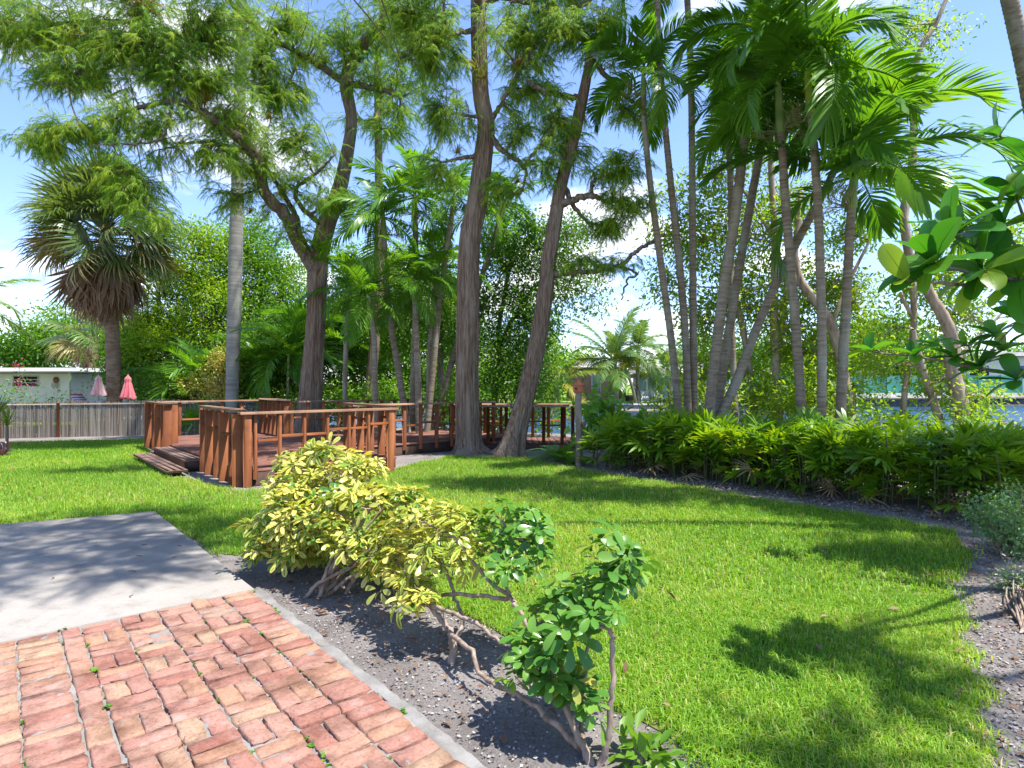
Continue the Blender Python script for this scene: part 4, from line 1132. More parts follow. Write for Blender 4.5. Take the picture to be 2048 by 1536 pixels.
Z3 = [Z(1235, 330, d3 - .3, 60, 30, .5, .9), Z(1245, 400, d3 - .3, 60, 30, .5, .8), Z(1215, 450, d3, 50, 26, .5, .8), Z(1160, 520, d3 - .2, 50, 16, .4, .6), Z(1225, 525, d3 - .2, 50, 16, .4, .6), Z(1120, 240, d3 - .2, 50, 50, .5, .9), Z(1090, 330, d3 - .2, 40, 40, .5, .6),
      Z(1200, 60, d3 - .3, 60, 60, .6, .8), Z(1130, 60, d3 - .4, 50, 50, .6, .8), Z(1250, 220, d3, 40, 40, .5, .5), Z(1180, -120, d3, 120, 60, 1., .5), Z(1150, 300, d3 + .4, 40, 50, .4, .5)]
cypress('bald_cypress', 'leaning bald cypress with wide buttressed base beside the straight trunk', T3, L3, Z3, 640, d3, 1.0, 0.28, 8, 23, 0, .57)

T5 = [[9.6, 4.6, 0, .42], [9.6, 4.6, 2, .36], [9.4, 4.7, 5, .32], [9.2, 4.8, 8, .26], [9.0, 4.9, 11, .14], [8.9, 5, 13, .06]]  # cypress added out of view, foliage placed to dapple slab and lawn
L5 = [[[9.3, 4.75, 6.6, .14], [7.5, 4.9, 8.0, .12], [5.2, 5.2, 8.8, .09], [2.6, 5.0, 9.2, .06], [-.6, 4.4, 9.3, .03]], [[9.3, 4.75, 6.0, .14], [8.3, 6.0, 7.0, .10], [5.6, 7.0, 7.7, .06]], [[9.2, 4.8, 8, .12], [6.5, 7.0, 9.0, .08], [3.6, 7.8, 9.3, .05]], [[9.4, 4.7, 5, .1], [8, 4.6, 5.8, .07], [5.8, 4.4, 6.0, .03]], [[9.4, 4.7, 5.4, .1], [7.0, 2.8, 6.6, .07], [4.4, 2.0, 7.0, .03]]]
Z5 = [(Vector((-.2, 4.2, 9.3)), np.array([.9, .7, .3]), .55), (Vector((-1.3, 3.6, 9.3)), np.array([.9, .7, .3]), .55), (Vector((.6, 5.0, 9.3)), np.array([.8, .6, .3]), .5), (Vector((-.7, 5.3, 9.2)), np.array([.9, .6, .3]), .5), (Vector((-2.0, 4.6, 9.1)), np.array([.8, .6, .3]), .5), (Vector((-2.0, 2.8, 9.1)), np.array([.8, .5, .3]), .6), (Vector((-.9, 3.0, 9.2)), np.array([.8, .35, .3]), .6), (Vector((.2, 3.5, 9.2)), np.array([.7, .3, .3]), .5),
      (Vector((4.6, 7.0, 8.2)), np.array([1.5, .6, .35]), 1.3), (Vector((3.2, 7.8, 9.2)), np.array([1.5, .6, .35]), 1.2), (Vector((6.6, 6.2, 7.4)), np.array([1.4, .5, .35]), 1.3),
      (Vector((4.5, 2.1, 7)), np.array([.16, .55, .15]), 1.2), (Vector((3.75, 1.5, 7)), np.array([.14, .45, .15]), 1.0), (Vector((5.5, 4.4, 6)), np.array([.65, .28, .22]), 2.2), (Vector((9, 5, 12)), np.array([1.6, 1.6, 1.2]), .3)]
cypress('bald_cypress', 'unseen bald cypress added at the patio side, its high limbs set to dapple slab and lawn', T5, L5, Z5, 640, 5, 0.85, 0.58, 6, 25)

d4 = 19.5
T4 = [PT(735, 850, d4, 15), PT(740, 790, d4, 13), PT(752, 640, d4, 12), PT(758, 480, d4, 11), PT(757, 300, d4, 9), PT(755, 200, d4, 8), PT(755, 100, d4, 6)]
cypress('bald_cypress', 'slim reddish bald cypress trunk among the clumped palms', T4, [], [Z(760, 130, d4, 60, 60, .8), Z(800, 220, d4, 60, 40, .8), Z(720, 240, d4, 50, 40, .8)], 60, d4, 0.5, 0.4, 8, 24, 0, .8)

# ------------------------------------------------------------------ palms with feather fronds
def frond_mesh(name, seed, bend, mat, n=46, llen=0.30, lw=0.012, vee=0.35, ldroop=0.5, twist=0.0, petiole=0.12, wtip=0.25):
    r = np.random.default_rng(seed)
    m = 24; s = np.linspace(0, 1, m)
    th = -bend * s ** 1.6
    dx, dz = np.cos(th), np.sin(th)
    ds = 1 / (m - 1)
    X = np.concatenate([[0], np.cumsum(dx[:-1]) * ds]); Zz = np.concatenate([[0], np.cumsum(dz[:-1]) * ds])
    Y = 0.05 * twist * s ** 2
    rach = np.column_stack([X, Y, Zz])
    mb = MB(); tube(mb, rach, np.linspace(0.0125, 0.002, m), 5, 0.75)
    for sd in (-1, 1):
        for i in range(n):
            f = petiole + (1 - petiole) * (i + 0.5 * (sd > 0)) / n
            o = np.array([np.interp(f, s, rach[:, k]) for k in range(3)])
            a = np.interp(f, s, th); tg = np.array([math.cos(a), 0, math.sin(a)]); up = np.array([-math.sin(a), 0, math.cos(a)])
            g = (f - petiole) / (1 - petiole)
            L = llen * (0.35 + 0.65 * math.sin(math.pi * min(1, 0.16 + g * 0.72)) ** 0.8) * r.uniform(.88, 1.08)
            if g > .9: L *= 1 - (g - .9) * 4
            an = math.radians(np.interp(g, [0, .5, 1], [68, 50, 22]) + r.normal(0, 4))
            d = tg * math.cos(an) + np.array([0, sd, 0]) * math.sin(an) + up * (vee * (1 - .3 * g) + r.normal(0, .07))
            d = norm(d)
            p1 = o + d * L * 0.4
            d2_ = norm(d + np.array([0, 0, -ldroop * r.uniform(.5, 1.2)]))
            p2 = p1 + d2_ * L * 0.35
            d3_ = norm(d2_ + np.array([0, 0, -ldroop * 1.2 * r.uniform(.6, 1.3)]))
            p3 = p2 + d3_ * L * wtip
            side = norm(np.cross(d, up))
            v, fc = strip([o, p1, p2, p3], [lw * .45, lw, lw * .75, 0], norm(side * .9 + up * .25 * sd))
            mb.add(v, fc, np.clip(0.5 + r.normal(0, .2), 0, 1))
    return mb.mesh(name, M_[mat], False)
FR = {}
def fr(kindn, mat, nvar=4, **kw):
    FR[kindn] = [frond_mesh('frond', 300 + 17 * i + len(FR), b, mat, **kw) for i, b in enumerate(np.linspace(0.7, 1.9, nvar))]
fr('adonidia', 'palm', n=40, llen=0.34, lw=0.0115, vee=0.40, ldroop=0.5)
fr('slender', 'palm', n=40, llen=0.32, lw=0.0105, vee=0.25, ldroop=0.6)
fr('areca', 'palm', n=42, llen=0.34, lw=0.010, vee=0.45, ldroop=0.35)
FR['arch'] = [frond_mesh('frond', 390 + i, b, 'palm', n=46, llen=0.36, lw=0.0145, vee=0.30, ldroop=0.55) for i, b in enumerate((1.3, 1.7, 2.1, 2.4))]
fr('coconut', 'coconut', n=56, llen=0.27, lw=0.008, vee=0.15, ldroop=0.65)
fr('coconut_y', 'palm_yellow', n=56, llen=0.27, lw=0.008, vee=0.1, ldroop=0.7)

def inflorescence(parent, p, d, L, seed):
    r = np.random.default_rng(seed); mb = MB(); p, d = V3(p), norm(V3(d))
    for k in range(16):
        dd = norm(d + r.normal(0, .45, 3)); q = curved(p, p + dd * L * r.uniform(.6, 1), 5, -0.05 + r.normal(0, .1))
        tube(mb, q, np.linspace(.007, .003, 5), 3, .5, cap=False)
        for j in range(3):
            e = q[-1] + r.normal(0, L * .16, 3); tube(mb, [q[3], e], [.004, .003], 3, .6, cap=False)
            n = 8; f = r.random((n, 1)); pos = q[3] * (1 - f) + e * f + r.normal(0, .008, (n, 3))
            scatter(mb, LEAF2[0], LEAF2[1], pos, frames(rand_unit(n, r), rand_unit(n, r)), 0.022, r.random(n))
    link('flower_cluster', mb.mesh('flower_cluster', M_['inflor']), None, parent)

def palm(name, label, trunk, fk, nf, L, group=None, shaft=0.6, bark='palm_bark', el=(80, -15), seed=1, flowers=0, sm='shaft', ringed=0.03, cat='palm tree', ring=0.085, az0=None, sides=16, only=None, thin=.88):
    r = np.random.default_rng(seed)
    base = Vector(trunk[0][:3])
    root = thing(name, (base.x, base.y, max(0, base.z)), label, cat, group)
    ln = sum((Vector(trunk[i + 1][:3]) - Vector(trunk[i][:3])).length for i in range(len(trunk) - 1))
    n = max(12, int(ln / ring) * 3)
    t = interp(trunk, n)
    t[:, 3] *= thin; rr = t[:, 3] * (1 + ringed * np.array([1, 0.2, -0.9])[np.arange(n) % 3]) * (1 + r.normal(0, .012, n))
    mb = MB(); tube(mb, t[:, :3], rr, sides, .5); link('trunk', mb.mesh('trunk', M_[bark], True), None, root)
    top = Vector(t[-1, :3]); ax = Vector(norm(t[-1, :3] - t[-6, :3])); r0 = t[-1, 3]
    if shaft:
        mb = MB(); q = [top + ax * shaft * f for f in (-.03, .0, .2, .6, .9, 1.0)]
        tube(mb, q, np.array([r0 * 1.02, r0 * 1.25, r0 * 1.2, r0 * .95, r0 * .7, r0 * .5]), 12, .5); link('crownshaft', mb.mesh('crownshaft', M_[sm], True), None, root)
    c = top + ax * shaft * 0.93
    a0 = r.uniform(0, 6.28)
    for k in range(nf):
        f = k / max(1, nf - 1)
        e = math.radians(el[0] + (el[1] - el[0]) * f ** 0.9 + r.normal(0, 6))
        az = a0 + k * 2.3999 + r.normal(0, .2)
        if only is not None and not only(az % (2 * math.pi), f): continue
        var = FR[fk][min(len(FR[fk]) - 1, int(r.random() * len(FR[fk])))]
        s = L * r.uniform(.85, 1.08) * (0.75 if f < .08 else 1)
        M = Matrix.Translation(c - ax * (0.10 * f * shaft)) @ Matrix.Rotation(az, 4, 'Z') @ Matrix.Rotation(-e, 4, 'Y') @ Matrix.Rotation(r.normal(0, .35), 4, 'X') @ Matrix.Scale(s, 4)
        link('frond', var, M, root)
    for k in range(flowers):
        a = r.uniform(0, 6.28) if k else (0.3 if r.random() < .5 else 2.9)
        inflorescence(root, top + ax * 0.02 + Vector((math.cos(a), math.sin(a), 0)) * r0, (math.cos(a), math.sin(a), 0.25), 0.42, seed * 10 + k)
    return root

# slender palms behind the hedge, on the right
GP = 'slender palms standing behind the lady palm hedge'
def tr(D, *nodes):
    out = [PT(px, py, D + (n[0] if n else 0), rp) for px, py, rp, *n in nodes]
    if out[0][2] > 0.02: # carry the foot to the ground
        out.insert(0, [out[0][0], out[0][1], 0.0, out[0][3] * 1.15])
    return out
palm('slender_palm', 'slim grey palm curving to an arched crown left of the three thin trunks', tr(12.2, (1358, 840, 11), (1345, 700, 10), (1325, 550, 9.5), (1302, 380, 8.5), (1288, 240, 7.5), (1287, 190, 7)), 'arch', 10, 1.75, GP, 0.5, seed=31, flowers=1, thin=.72)
palm('slender_palm', 'thin grey palm trunk with pale lichen, curving out of the picture top', tr(12.4, (1376, 840, 11), (1372, 700, 10), (1362, 560, 10), (1345, 400, 9), (1330, 250, 8.5), (1318, 100, 8), (1314, -10, 8)), 'arch', 10, 1.7, GP, 0.55, seed=32, flowers=2, sm='shaft_yellow', el=(80, 5), thin=.72)
palm('slender_palm', 'straight thin grey palm trunk with small dark holes', tr(12.5, (1388, 840, 10.5), (1386, 600, 10), (1384, 300, 9), (1380, 100, 8.5), (1368, -100, 8)), 'arch', 9, 1.7, GP, 0.5, seed=33, thin=.72)
palm('slender_palm', 'pale grey palm leaning right, tallest of the close pair', tr(11.2, (1416, 850, 15), (1432, 700, 14), (1450, 560, 14), (1472, 420, 13.5), (1492, 250, 13), (1512, 110, 12)), 'arch', 9, 1.8, GP, 0.6, seed=34, thin=.72)
palm('slender_palm', 'grey palm leaning right close behind its pale neighbour', tr(11.6, (1432, 850, 12), (1452, 700, 12), (1478, 540, 11.5), (1506, 380, 11), (1532, 240, 10)), 'slender', 9, 1.6, GP, 0.55, seed=35, thin=.72)
palm('slender_palm', 'ringed grey palm leaning strongly to the right across the other trunks', tr(11.3, (1436, 850, 14), (1470, 770, 13), (1512, 660, 12), (1560, 550, 11.5), (1612, 450, 11), (1650, 380, 10), (1690, 290, 9)), 'slender', 5, 1.3, GP, 0.5, seed=36, thin=.72)
palm('slender_palm', 'dark ringed palm with pale crownshaft and hanging flower clusters', tr(10.4, (1606, 870, 13.5), (1596, 720, 12.5), (1584, 560, 12), (1572, 420, 11.5), (1562, 262, 10.5)), 'arch', 9, 1.75, GP, 0.9, seed=37, flowers=3, thin=.72)
palm('slender_palm', 'reddish grey palm with a bright yellow-green crownshaft', tr(10.0, (1642, 870, 12.5), (1644, 700, 12), (1640, 520, 11.5), (1634, 380, 11), (1621, 225, 9.5)), 'arch', 11, 2.1, GP, 0.8, seed=38, flowers=3, sm='shaft_yellow', thin=.72)
palm('slender_palm', 'shorter dark palm with wide drooping crown against the open sky', tr(10.2, (1680, 870, 14), (1684, 760, 13.5), (1692, 620, 12.5), (1698, 500, 11.5), (1703, 415, 11)), 'arch', 13, 2.5, GP, 0.62, seed=39, flowers=2, el=(82, 0), thin=.72)
palm('slender_palm', 'slim palm half hidden between the pale leaning pair', tr(13.0, (1470, 830, 9), (1462, 600, 8.5), (1462, 400, 8), (1455, 240, 7.5)), 'arch', 8, 1.6, GP, 0.5, seed=40, flowers=1, thin=.72)
palm('leaning_palm', 'leaning grey palm trunk rising past the upper right corner', [[10.6, 11.0, 0, .17], [9.9, 10.7, 2.5, .15], [9.2, 10.4, 5.2, .14], [8.55, 10.15, 7.4, .135], [8.0, 10, 8.8, .13], [7.0, 10, 11.0, .12], [6.4, 10, 13, .11]], 'coconut', 13, 2.6, None, 0.4, seed=41, ring=0.11)

# clump of palms behind the deck
GC = 'palms clumped behind the deck'
clump = [
    ('palm whose pale trunk leans left out of the clump behind the deck', 15.6, [(818, 880, 11), (800, 760, 10), (782, 650, 9), (772, 560, 9), (768, 470, 8)], 12, 1.75, 51, 1),
    ('palm with a yellow-green crownshaft and the tallest crown of the clump', 16.2, [(824, 880, 9), (828, 700, 8.5), (832, 560, 8), (830, 430, 8)], 14, 1.9, 52, 2),
    ('palm with low shaggy crown at the front of the clump', 15.2, [(838, 880, 10), (836, 760, 9.5), (832, 660, 9), (830, 600, 8)], 13, 1.45, 53, 0),
    ('palm with dark slender trunk in the middle of the clump', 16.0, [(856, 880, 8), (858, 740, 8), (866, 620, 7.5), (872, 570, 7)], 11, 1.5, 54, 0),
    ('palm with grey trunk leaning right in the clump', 15.7, [(852, 880, 9.5), (864, 760, 9), (880, 600, 8.5), (898, 470, 8), (905, 420, 7)], 13, 1.75, 55, 1),
    ('short palm with drooping crown between the forked cypress and the clump', 16.6, [(694, 880, 7), (690, 760, 7), (694, 660, 7), (697, 610, 6)], 12, 1.35, 56, 0),
    ('palm whose trunk slants up behind the straight cypress', 16.8, [(862, 880, 10), (884, 800, 9.5), (905, 720, 9), (940, 620, 8.5), (975, 520, 8), (1000, 440, 7.5)], 13, 1.7, 57, 0),
    ('palm with dense low crown left of the clump', 15.0, [(752, 880, 9), (750, 760, 8.5), (748, 680, 8), (742, 630, 8)], 12, 1.45, 58, 0),
]
for lab, D, nodes, nf, L, sd, fl in clump:
    palm('clump_palm', lab, tr(D, *nodes), 'slender' if sd % 2 else 'adonidia', nf, L, GC, 0.55, seed=sd, flowers=fl, el=(78, -35), sm='shaft_yellow' if sd == 52 else 'shaft', thin=.68)
# tall royal palm trunk on the left
palm('royal_palm', 'tall pale grey royal palm trunk beside the yellow shrub', tr(18.3, (462, 862, 13), (464, 780, 13.5), (468, 640, 15), (472, 480, 15), (476, 340, 13), (480, 180, 12), (484, 20, 11), (484, -120, 10)), 'coconut', 14, 2.8, None, 1.4, 'royal_bark', seed=61, ringed=0.012, ring=0.16)
# areca palms in the shade behind the deck
for i, (px, D, h, lab) in enumerate([(575, 19.0, 2.2, 'feathery areca palm to the left of the forked cypress'), (635, 20.5, 2.6, 'feathery areca palm hidden behind the forked cypress trunk'), (520, 20.0, 1.7, 'feathery areca palm right of the royal palm trunk'), (395, 20.5, 1.3, 'feathery areca palm left of the royal palm trunk'), (375, 17.3, 0.12, 'low young palm seen through the deck railing')]):
    b = GX(px, D)
    palm('areca_palm', lab, [[b.x, D, 0, .05], [b.x, D, h * .5, .045], [b.x + .03, D, h, .04]], 'areca', 16 if h > 1 else 9, 2.1 if h > 1 else 1.0, 'areca palms behind the deck', 0.3, seed=70 + i, el=(82, -5))
# coconut palms over the canal
GF = 'palms on the far bank'
palm('coconut_palm', 'coconut palm with a wide blue-green crown before the peach house', tr(45.0, (1234, 806, 7), (1230, 770, 6), (1228, 728, 6)), 'coconut', 18, 4.2, GF, 0.4, seed=81, ringed=.02, el=(85, -12))
palm('coconut_palm', 'slim taller coconut palm in front of the sunroom', tr(46.0, (1274, 808, 4.5), (1275, 760, 4), (1276, 706, 4)), 'coconut', 15, 3.3, GF, 0.4, seed=82, ringed=.02, el=(85, -15))
palm('coconut_palm', 'squat coconut palm with yellowing fronds left of the peach house', tr(44.0, (1114, 806, 6), (1114, 785, 6), (1114, 768, 6)), 'coconut_y', 18, 3.9, GF, 0.3, seed=83, ringed=.02, el=(85, -30))
palm('coconut_palm', 'small coconut palm leaning by the sunroom windows', tr(44.5, (1272, 808, 4), (1266, 780, 3.5), (1256, 748, 3.5)), 'coconut_y', 10, 2.2, GF, 0.3, seed=84, ringed=.02)
palm('coconut_palm', 'palm with yellow-tinged fronds behind the thin grey trunks', tr(47, (1340, 808, 4), (1338, 780, 4), (1336, 740, 4)), 'coconut', 14, 3.2, GF, 0.3, seed=85, ringed=.02)
palm('far_palm', 'distant palm whose drooping frond tip hangs at the left edge', [[-29.5, 32, 0, .2], [-29.5, 32, 3, .18], [-29.3, 32, 5.4, .16]], 'coconut', 15, 3.4, None, 0.6, seed=86)

# ------------------------------------------------------------------ sabal (fan) palms
def fan_mesh(seed, mat, nseg=26, spread=150, droop=0.5, pet=0.75, w=0.020, seg=0.95, fold=0.2):
    r = np.random.default_rng(seed); mb = MB()
    pts = np.array([[0, 0, 0], [pet * .5, 0, .02], [pet, 0, -.02]]); tube(mb, pts, [.016, .012, .010], 5, .8)
    for i in range(nseg):
        f = i / (nseg - 1) * 2 - 1
        a = math.radians(f * spread * .5 + r.normal(0, 2))
        o = np.array([pet + .10 * (1 - abs(f)), .02 * f, 0])
        d = np.array([math.cos(a), math.sin(a), fold * abs(f) - .05])
        L = seg * (1 - .28 * abs(f)) * r.uniform(.9, 1.06)
        p1 = o + norm(d) * L * .45; d2 = norm(d + [0, 0, -droop * r.uniform(.6, 1.3)]); p2 = p1 + d2 * L * .33
        d3 = norm(d2 + [0, 0, -droop * 1.6 * r.uniform(.6, 1.5)]); p3 = p2 + d3 * L * .3
        side = norm(np.cross(d, [0, 0, 1]))
        v, fc = strip([o, p1, p2, p3], [w * .5, w * 1.15, w * .6, 0], side)
        mb.add(v, fc, np.clip(.5 + r.normal(0, .22), 0, 1))
    return mb.mesh('fan_leaf', M_[mat])
FANS = [fan_mesh(500 + i, 'fan', droop=.35 + .2 * i) for i in range(3)]
FANS_O = [fan_mesh(510 + i, 'fan_old', droop=.6) for i in range(2)]
FANS_D = [fan_mesh(520 + i, 'fan_dead', nseg=18, spread=70, droop=.25, pet=.55, w=.026, fold=-.4, seg=1.0) for i in range(3)]
def sabal(label, base, ztop, r0, nf, nd, s, seed, old=0.2, lean=0.0):
    r = np.random.default_rng(seed)
    root = thing('sabal_palm', base, label, 'palm tree', 'sabal palms beyond the reed fence')
    n = 60; z = np.linspace(0, ztop, n)
    pts = np.column_stack([base[0] + lean * (z / ztop) ** 2 + 0 * z, np.full(n, base[1]), z])
    rad = r0 * (1.12 - .12 * z / ztop) * (1 + .035 * np.array([1, .3, -1])[np.arange(n) % 3]) + .08 * r0 * np.exp(-z / .4)
    mb = MB(); tube(mb, pts, rad, 18, .5, rough=.03); link('trunk', mb.mesh('trunk', M_['sabal_bark'], True), None, root)
    c = Vector(pts[-1])
    for k in range(nf):
        f = k / (nf - 1); e = math.radians(82 - 112 * f + r.normal(0, 7)); az = k * 2.3999 + r.normal(0, .2)
        me = FANS_O[k % 2] if (f > .75 and r.random() < old * 2) else FANS[int(r.integers(3))]
        M = Matrix.Translation(c + Vector((0, 0, .25 - .55 * f))) @ Matrix.Rotation(az, 4, 'Z') @ Matrix.Rotation(-e, 4, 'Y') @ Matrix.Rotation(r.normal(0, .5), 4, 'X') @ Matrix.Scale(s * r.uniform(.85, 1.1), 4)
        link('fan_leaf', me, M, root)
    for k in range(nd):
        f = k / max(1, nd - 1); e = math.radians(-52 - 30 * f + r.normal(0, 8)); az = k * 2.3999 + r.normal(0, .3)
        M = Matrix.Translation(c + Vector((.1 * math.cos(az), .1 * math.sin(az), -.2 - .6 * f))) @ Matrix.Rotation(az, 4, 'Z') @ Matrix.Rotation(-e, 4, 'Y') @ Matrix.Rotation(r.normal(0, .7), 4, 'X') @ Matrix.Scale(s * r.uniform(.75, 1.05), 4)
        link('dead_leaf', FANS_D[int(r.integers(3))], M, root)
sb = GX(229, 19.3)
sabal('big sabal palm with a skirt of dead brown fans behind the reed fence', (sb.x, sb.y, 0), P(229, 470, 19.3).z, .19, 96, 90, 1.5, 601, .2, -.3)
sb = GX(185, 27)
sabal('small sabal palm with orange-tinged fans and grey dead leaves beyond the bungalow', (sb.x, sb.y, 0), P(185, 672, 27).z, .24, 26, 14, 1.35, 602, .6)

# ------------------------------------------------------------------ broadleaf trees behind
GB = 'leafy trees in the background'
def tb(px, D, r, top_py, lean=0):
    b = GX(px, D); t = P(px + lean, top_py, D)
    return [[b.x, D, 0, r * 1.2], [b.x * .6 + t.x * .4, D + .1, t.z * .4, r], [t.x, D, t.z, r * .5]]
broadleaf('leafy_tree', 'sunlit yellow-green tree between the sabal and royal palms', 'tree', GB, [tb(375, 23.5, .12, 560, 20)],
          [Z(320, 600, 23.5, 60, 90, 1.2), Z(400, 520, 23.5, 75, 80, 1.4), Z(430, 640, 23, 60, 80, 1.2), Z(345, 710, 22.5, 70, 60, 1), Z(290, 690, 22.5, 40, 70, 1)], 520, 62, .14, 'broad_yellow', 'limb_bark', 0.31)
broadleaf('leafy_tree', 'bright green tree behind the royal palm trunk', 'tree', GB, [tb(520, 24.5, .13, 560)],
          [Z(500, 520, 24.5, 60, 90, 1.4), Z(560, 590, 24.5, 60, 100, 1.4), Z(470, 650, 24, 60, 80, 1.2), Z(540, 700, 24, 80, 70, 1.2)], 500, 62, .14, 'broad_green', 'limb_bark', 0.33)
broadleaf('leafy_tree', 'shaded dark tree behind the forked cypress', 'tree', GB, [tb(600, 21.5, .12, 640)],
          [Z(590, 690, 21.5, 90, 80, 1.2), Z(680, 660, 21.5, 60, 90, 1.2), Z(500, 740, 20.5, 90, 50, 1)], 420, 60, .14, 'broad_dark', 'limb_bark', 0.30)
broadleaf('leafy_tree', 'light green tree glowing through the clumped palms', 'tree', GB, [tb(760, 26, .12, 600)],
          [Z(740, 660, 26, 80, 80, 1.2), Z(830, 690, 26, 80, 80, 1.2), Z(780, 560, 26, 60, 70, 1.2), Z(900, 640, 26, 50, 90, 1.2)], 480, 60, .16, 'broad_yellow', 'limb_bark', 0.35)
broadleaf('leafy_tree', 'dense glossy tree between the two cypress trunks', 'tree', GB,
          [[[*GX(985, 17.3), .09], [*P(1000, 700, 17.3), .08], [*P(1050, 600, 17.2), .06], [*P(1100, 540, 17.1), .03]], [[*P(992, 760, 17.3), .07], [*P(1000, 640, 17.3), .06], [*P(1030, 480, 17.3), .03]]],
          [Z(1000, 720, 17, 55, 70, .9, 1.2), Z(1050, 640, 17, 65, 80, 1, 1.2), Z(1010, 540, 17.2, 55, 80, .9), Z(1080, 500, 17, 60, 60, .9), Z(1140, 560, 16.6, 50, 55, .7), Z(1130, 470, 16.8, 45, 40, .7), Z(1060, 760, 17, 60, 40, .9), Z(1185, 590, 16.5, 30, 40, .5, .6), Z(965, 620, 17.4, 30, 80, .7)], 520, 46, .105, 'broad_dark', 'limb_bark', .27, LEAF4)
broadleaf('leafy_tree', 'tall green tree filling the gap between the palm clump and straight cypress', 'tree', GB, [tb(880, 21, .11, 560)],
          [Z(860, 560, 21, 60, 90, .9), Z(920, 640, 21, 50, 90, .9), Z(700, 560, 22, 60, 80, .9), Z(800, 640, 21.5, 80, 80, .9), Z(1010, 460, 20, 50, 70, .8), Z(1090, 690, 19.5, 40, 70, .7)], 420, 54, .14, 'broad_green', 'limb_bark', 0.28)
broadleaf('leafy_tree', 'rounded bright green tree behind the cream bungalow', 'tree', GB, [tb(90, 36, .2, 690)],
          [Z(60, 700, 36, 60, 45, 2), Z(130, 670, 36, 60, 50, 2), Z(200, 690, 36, 60, 55, 2), Z(20, 720, 36, 50, 30, 2)], 400, 46, .24, 'broad_green', 'limb_bark', .6)
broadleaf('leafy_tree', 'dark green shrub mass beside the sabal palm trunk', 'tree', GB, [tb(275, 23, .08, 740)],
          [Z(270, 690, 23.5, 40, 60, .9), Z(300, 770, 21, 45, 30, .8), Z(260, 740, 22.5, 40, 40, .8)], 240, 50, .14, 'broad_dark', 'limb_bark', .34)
broadleaf('leafy_tree', 'light olive tree across the canal beyond the palm clump', 'tree', GB, [tb(960, 60, .25, 720)],
          [Z(880, 760, 60, 90, 40, 3), Z(970, 745, 60, 80, 50, 3), Z(1060, 750, 60, 60, 45, 3), Z(1150, 745, 62, 60, 35, 3)], 260, 36, .5, 'broad_yellow', 'limb_bark', 1.0)
broadleaf('leafy_tree', 'tall far trees behind the teal screened fence', 'tree', GB, [tb(1760, 72, .3, 700)],
          [Z(1700, 690, 72, 70, 50, 3), Z(1790, 680, 72, 70, 45, 3), Z(1880, 715, 72, 60, 35, 3), Z(1640, 720, 70, 50, 50, 3)], 280, 36, .55, 'broad_green', 'limb_bark', 1.1)
broadleaf('leafy_tree', 'far trees standing behind the sunroom roof', 'tree', GB, [tb(1430, 66, .3, 730)],
          [Z(1400, 720, 66, 60, 40, 3), Z(1480, 715, 66, 60, 45, 3), Z(1560, 725, 66, 60, 45, 3), Z(1330, 740, 68, 50, 30, 3)], 220, 36, .5, 'broad_dark', 'limb_bark', 1.0)
broadleaf('leafy_tree', 'distant trees beyond the pale flat roof at the right', 'tree', GB, [tb(2100, 90, .3, 700)],
          [Z(1960, 735, 92, 60, 25, 3), Z(2060, 725, 92, 70, 30, 3)], 120, 36, .6, 'broad_green', 'limb_bark', 1.2)
broadleaf('leafy_tree', 'low dark thicket closing the view behind the deck', 'tree', GB, [tb(680, 22.5, .1, 760)],
          [Z(430, 780, 21.5, 110, 50, .8), Z(600, 780, 22, 110, 50, .8), Z(760, 770, 22.5, 100, 55, .8), Z(890, 780, 22.5, 90, 50, .8), Z(560, 700, 23, 100, 40, .8), Z(700, 690, 23, 100, 50, .8)], 520, 56, .15, 'broad_green', 'limb_bark', 0.28)

# sea grape / mangrove trees along the water, right
GM = 'pale-barked trees along the canal bank'
m = 13.6
broadleaf('bank_tree', 'pale twin-stemmed bank tree behind the dark ringed palm', 'tree', GM,
          [tr(m, (1556, 860, 15), (1552, 740, 14), (1548, 600, 13), (1550, 480, 11), (1542, 330, 9), (1550, 200, 6)), [PT(1552, 740, m, 9), PT(1570, 600, m, 9), PT(1590, 480, m, 7), PT(1600, 380, m, 5)], [PT(1550, 480, m, 7), PT(1500, 400, m, 5), PT(1450, 330, m, 3)]],
          [Z(1450, 330, m, 60, 60, .8), Z(1530, 260, m, 60, 60, .8), Z(1600, 400, m, 60, 70, .8), Z(1520, 450, m, 70, 80, .9), Z(1430, 470, m, 60, 70, .9), Z(1590, 540, m, 60, 50, .7), Z(1500, 610, m, 70, 60, .8), Z(1370, 420, m, 55, 80, .8), Z(1350, 560, m, 40, 50, .6), Z(1540, 140, m, 70, 60, .8)],
          420, 34, .115, 'mangrove', 'mang_bark', .23, LEAF4)
broadleaf('bank_tree', 'crooked bank tree with scarred bark leaning behind the shorter palm', 'tree', GM,
          [tr(12.8, (1708, 880, 22), (1694, 800, 20), (1680, 720, 17), (1662, 650, 16), (1630, 600, 15), (1600, 560, 13), (1590, 500, 10), (1600, 440, 8)), [PT(1662, 650, 12.8, 8), PT(1700, 560, 12.8, 6), PT(1740, 480, 12.8, 4)]],
          [Z(1730, 450, 12.8, 50, 45, .6), Z(1680, 560, 12.8, 50, 60, .6), Z(1640, 700, 13, 60, 60, .7), Z(1740, 600, 12.8, 50, 60, .6), Z(1600, 650, 13, 50, 70, .7), Z(1760, 700, 13, 60, 40, .6), Z(1740, 770, 13, 40, 40, .5, .8), Z(1720, 830, 12.6, 40, 30, .4, .7), Z(1660, 800, 13, 40, 40, .4)],
          330, 34, .11, 'mangrove', 'mang_bark', .21, LEAF4)
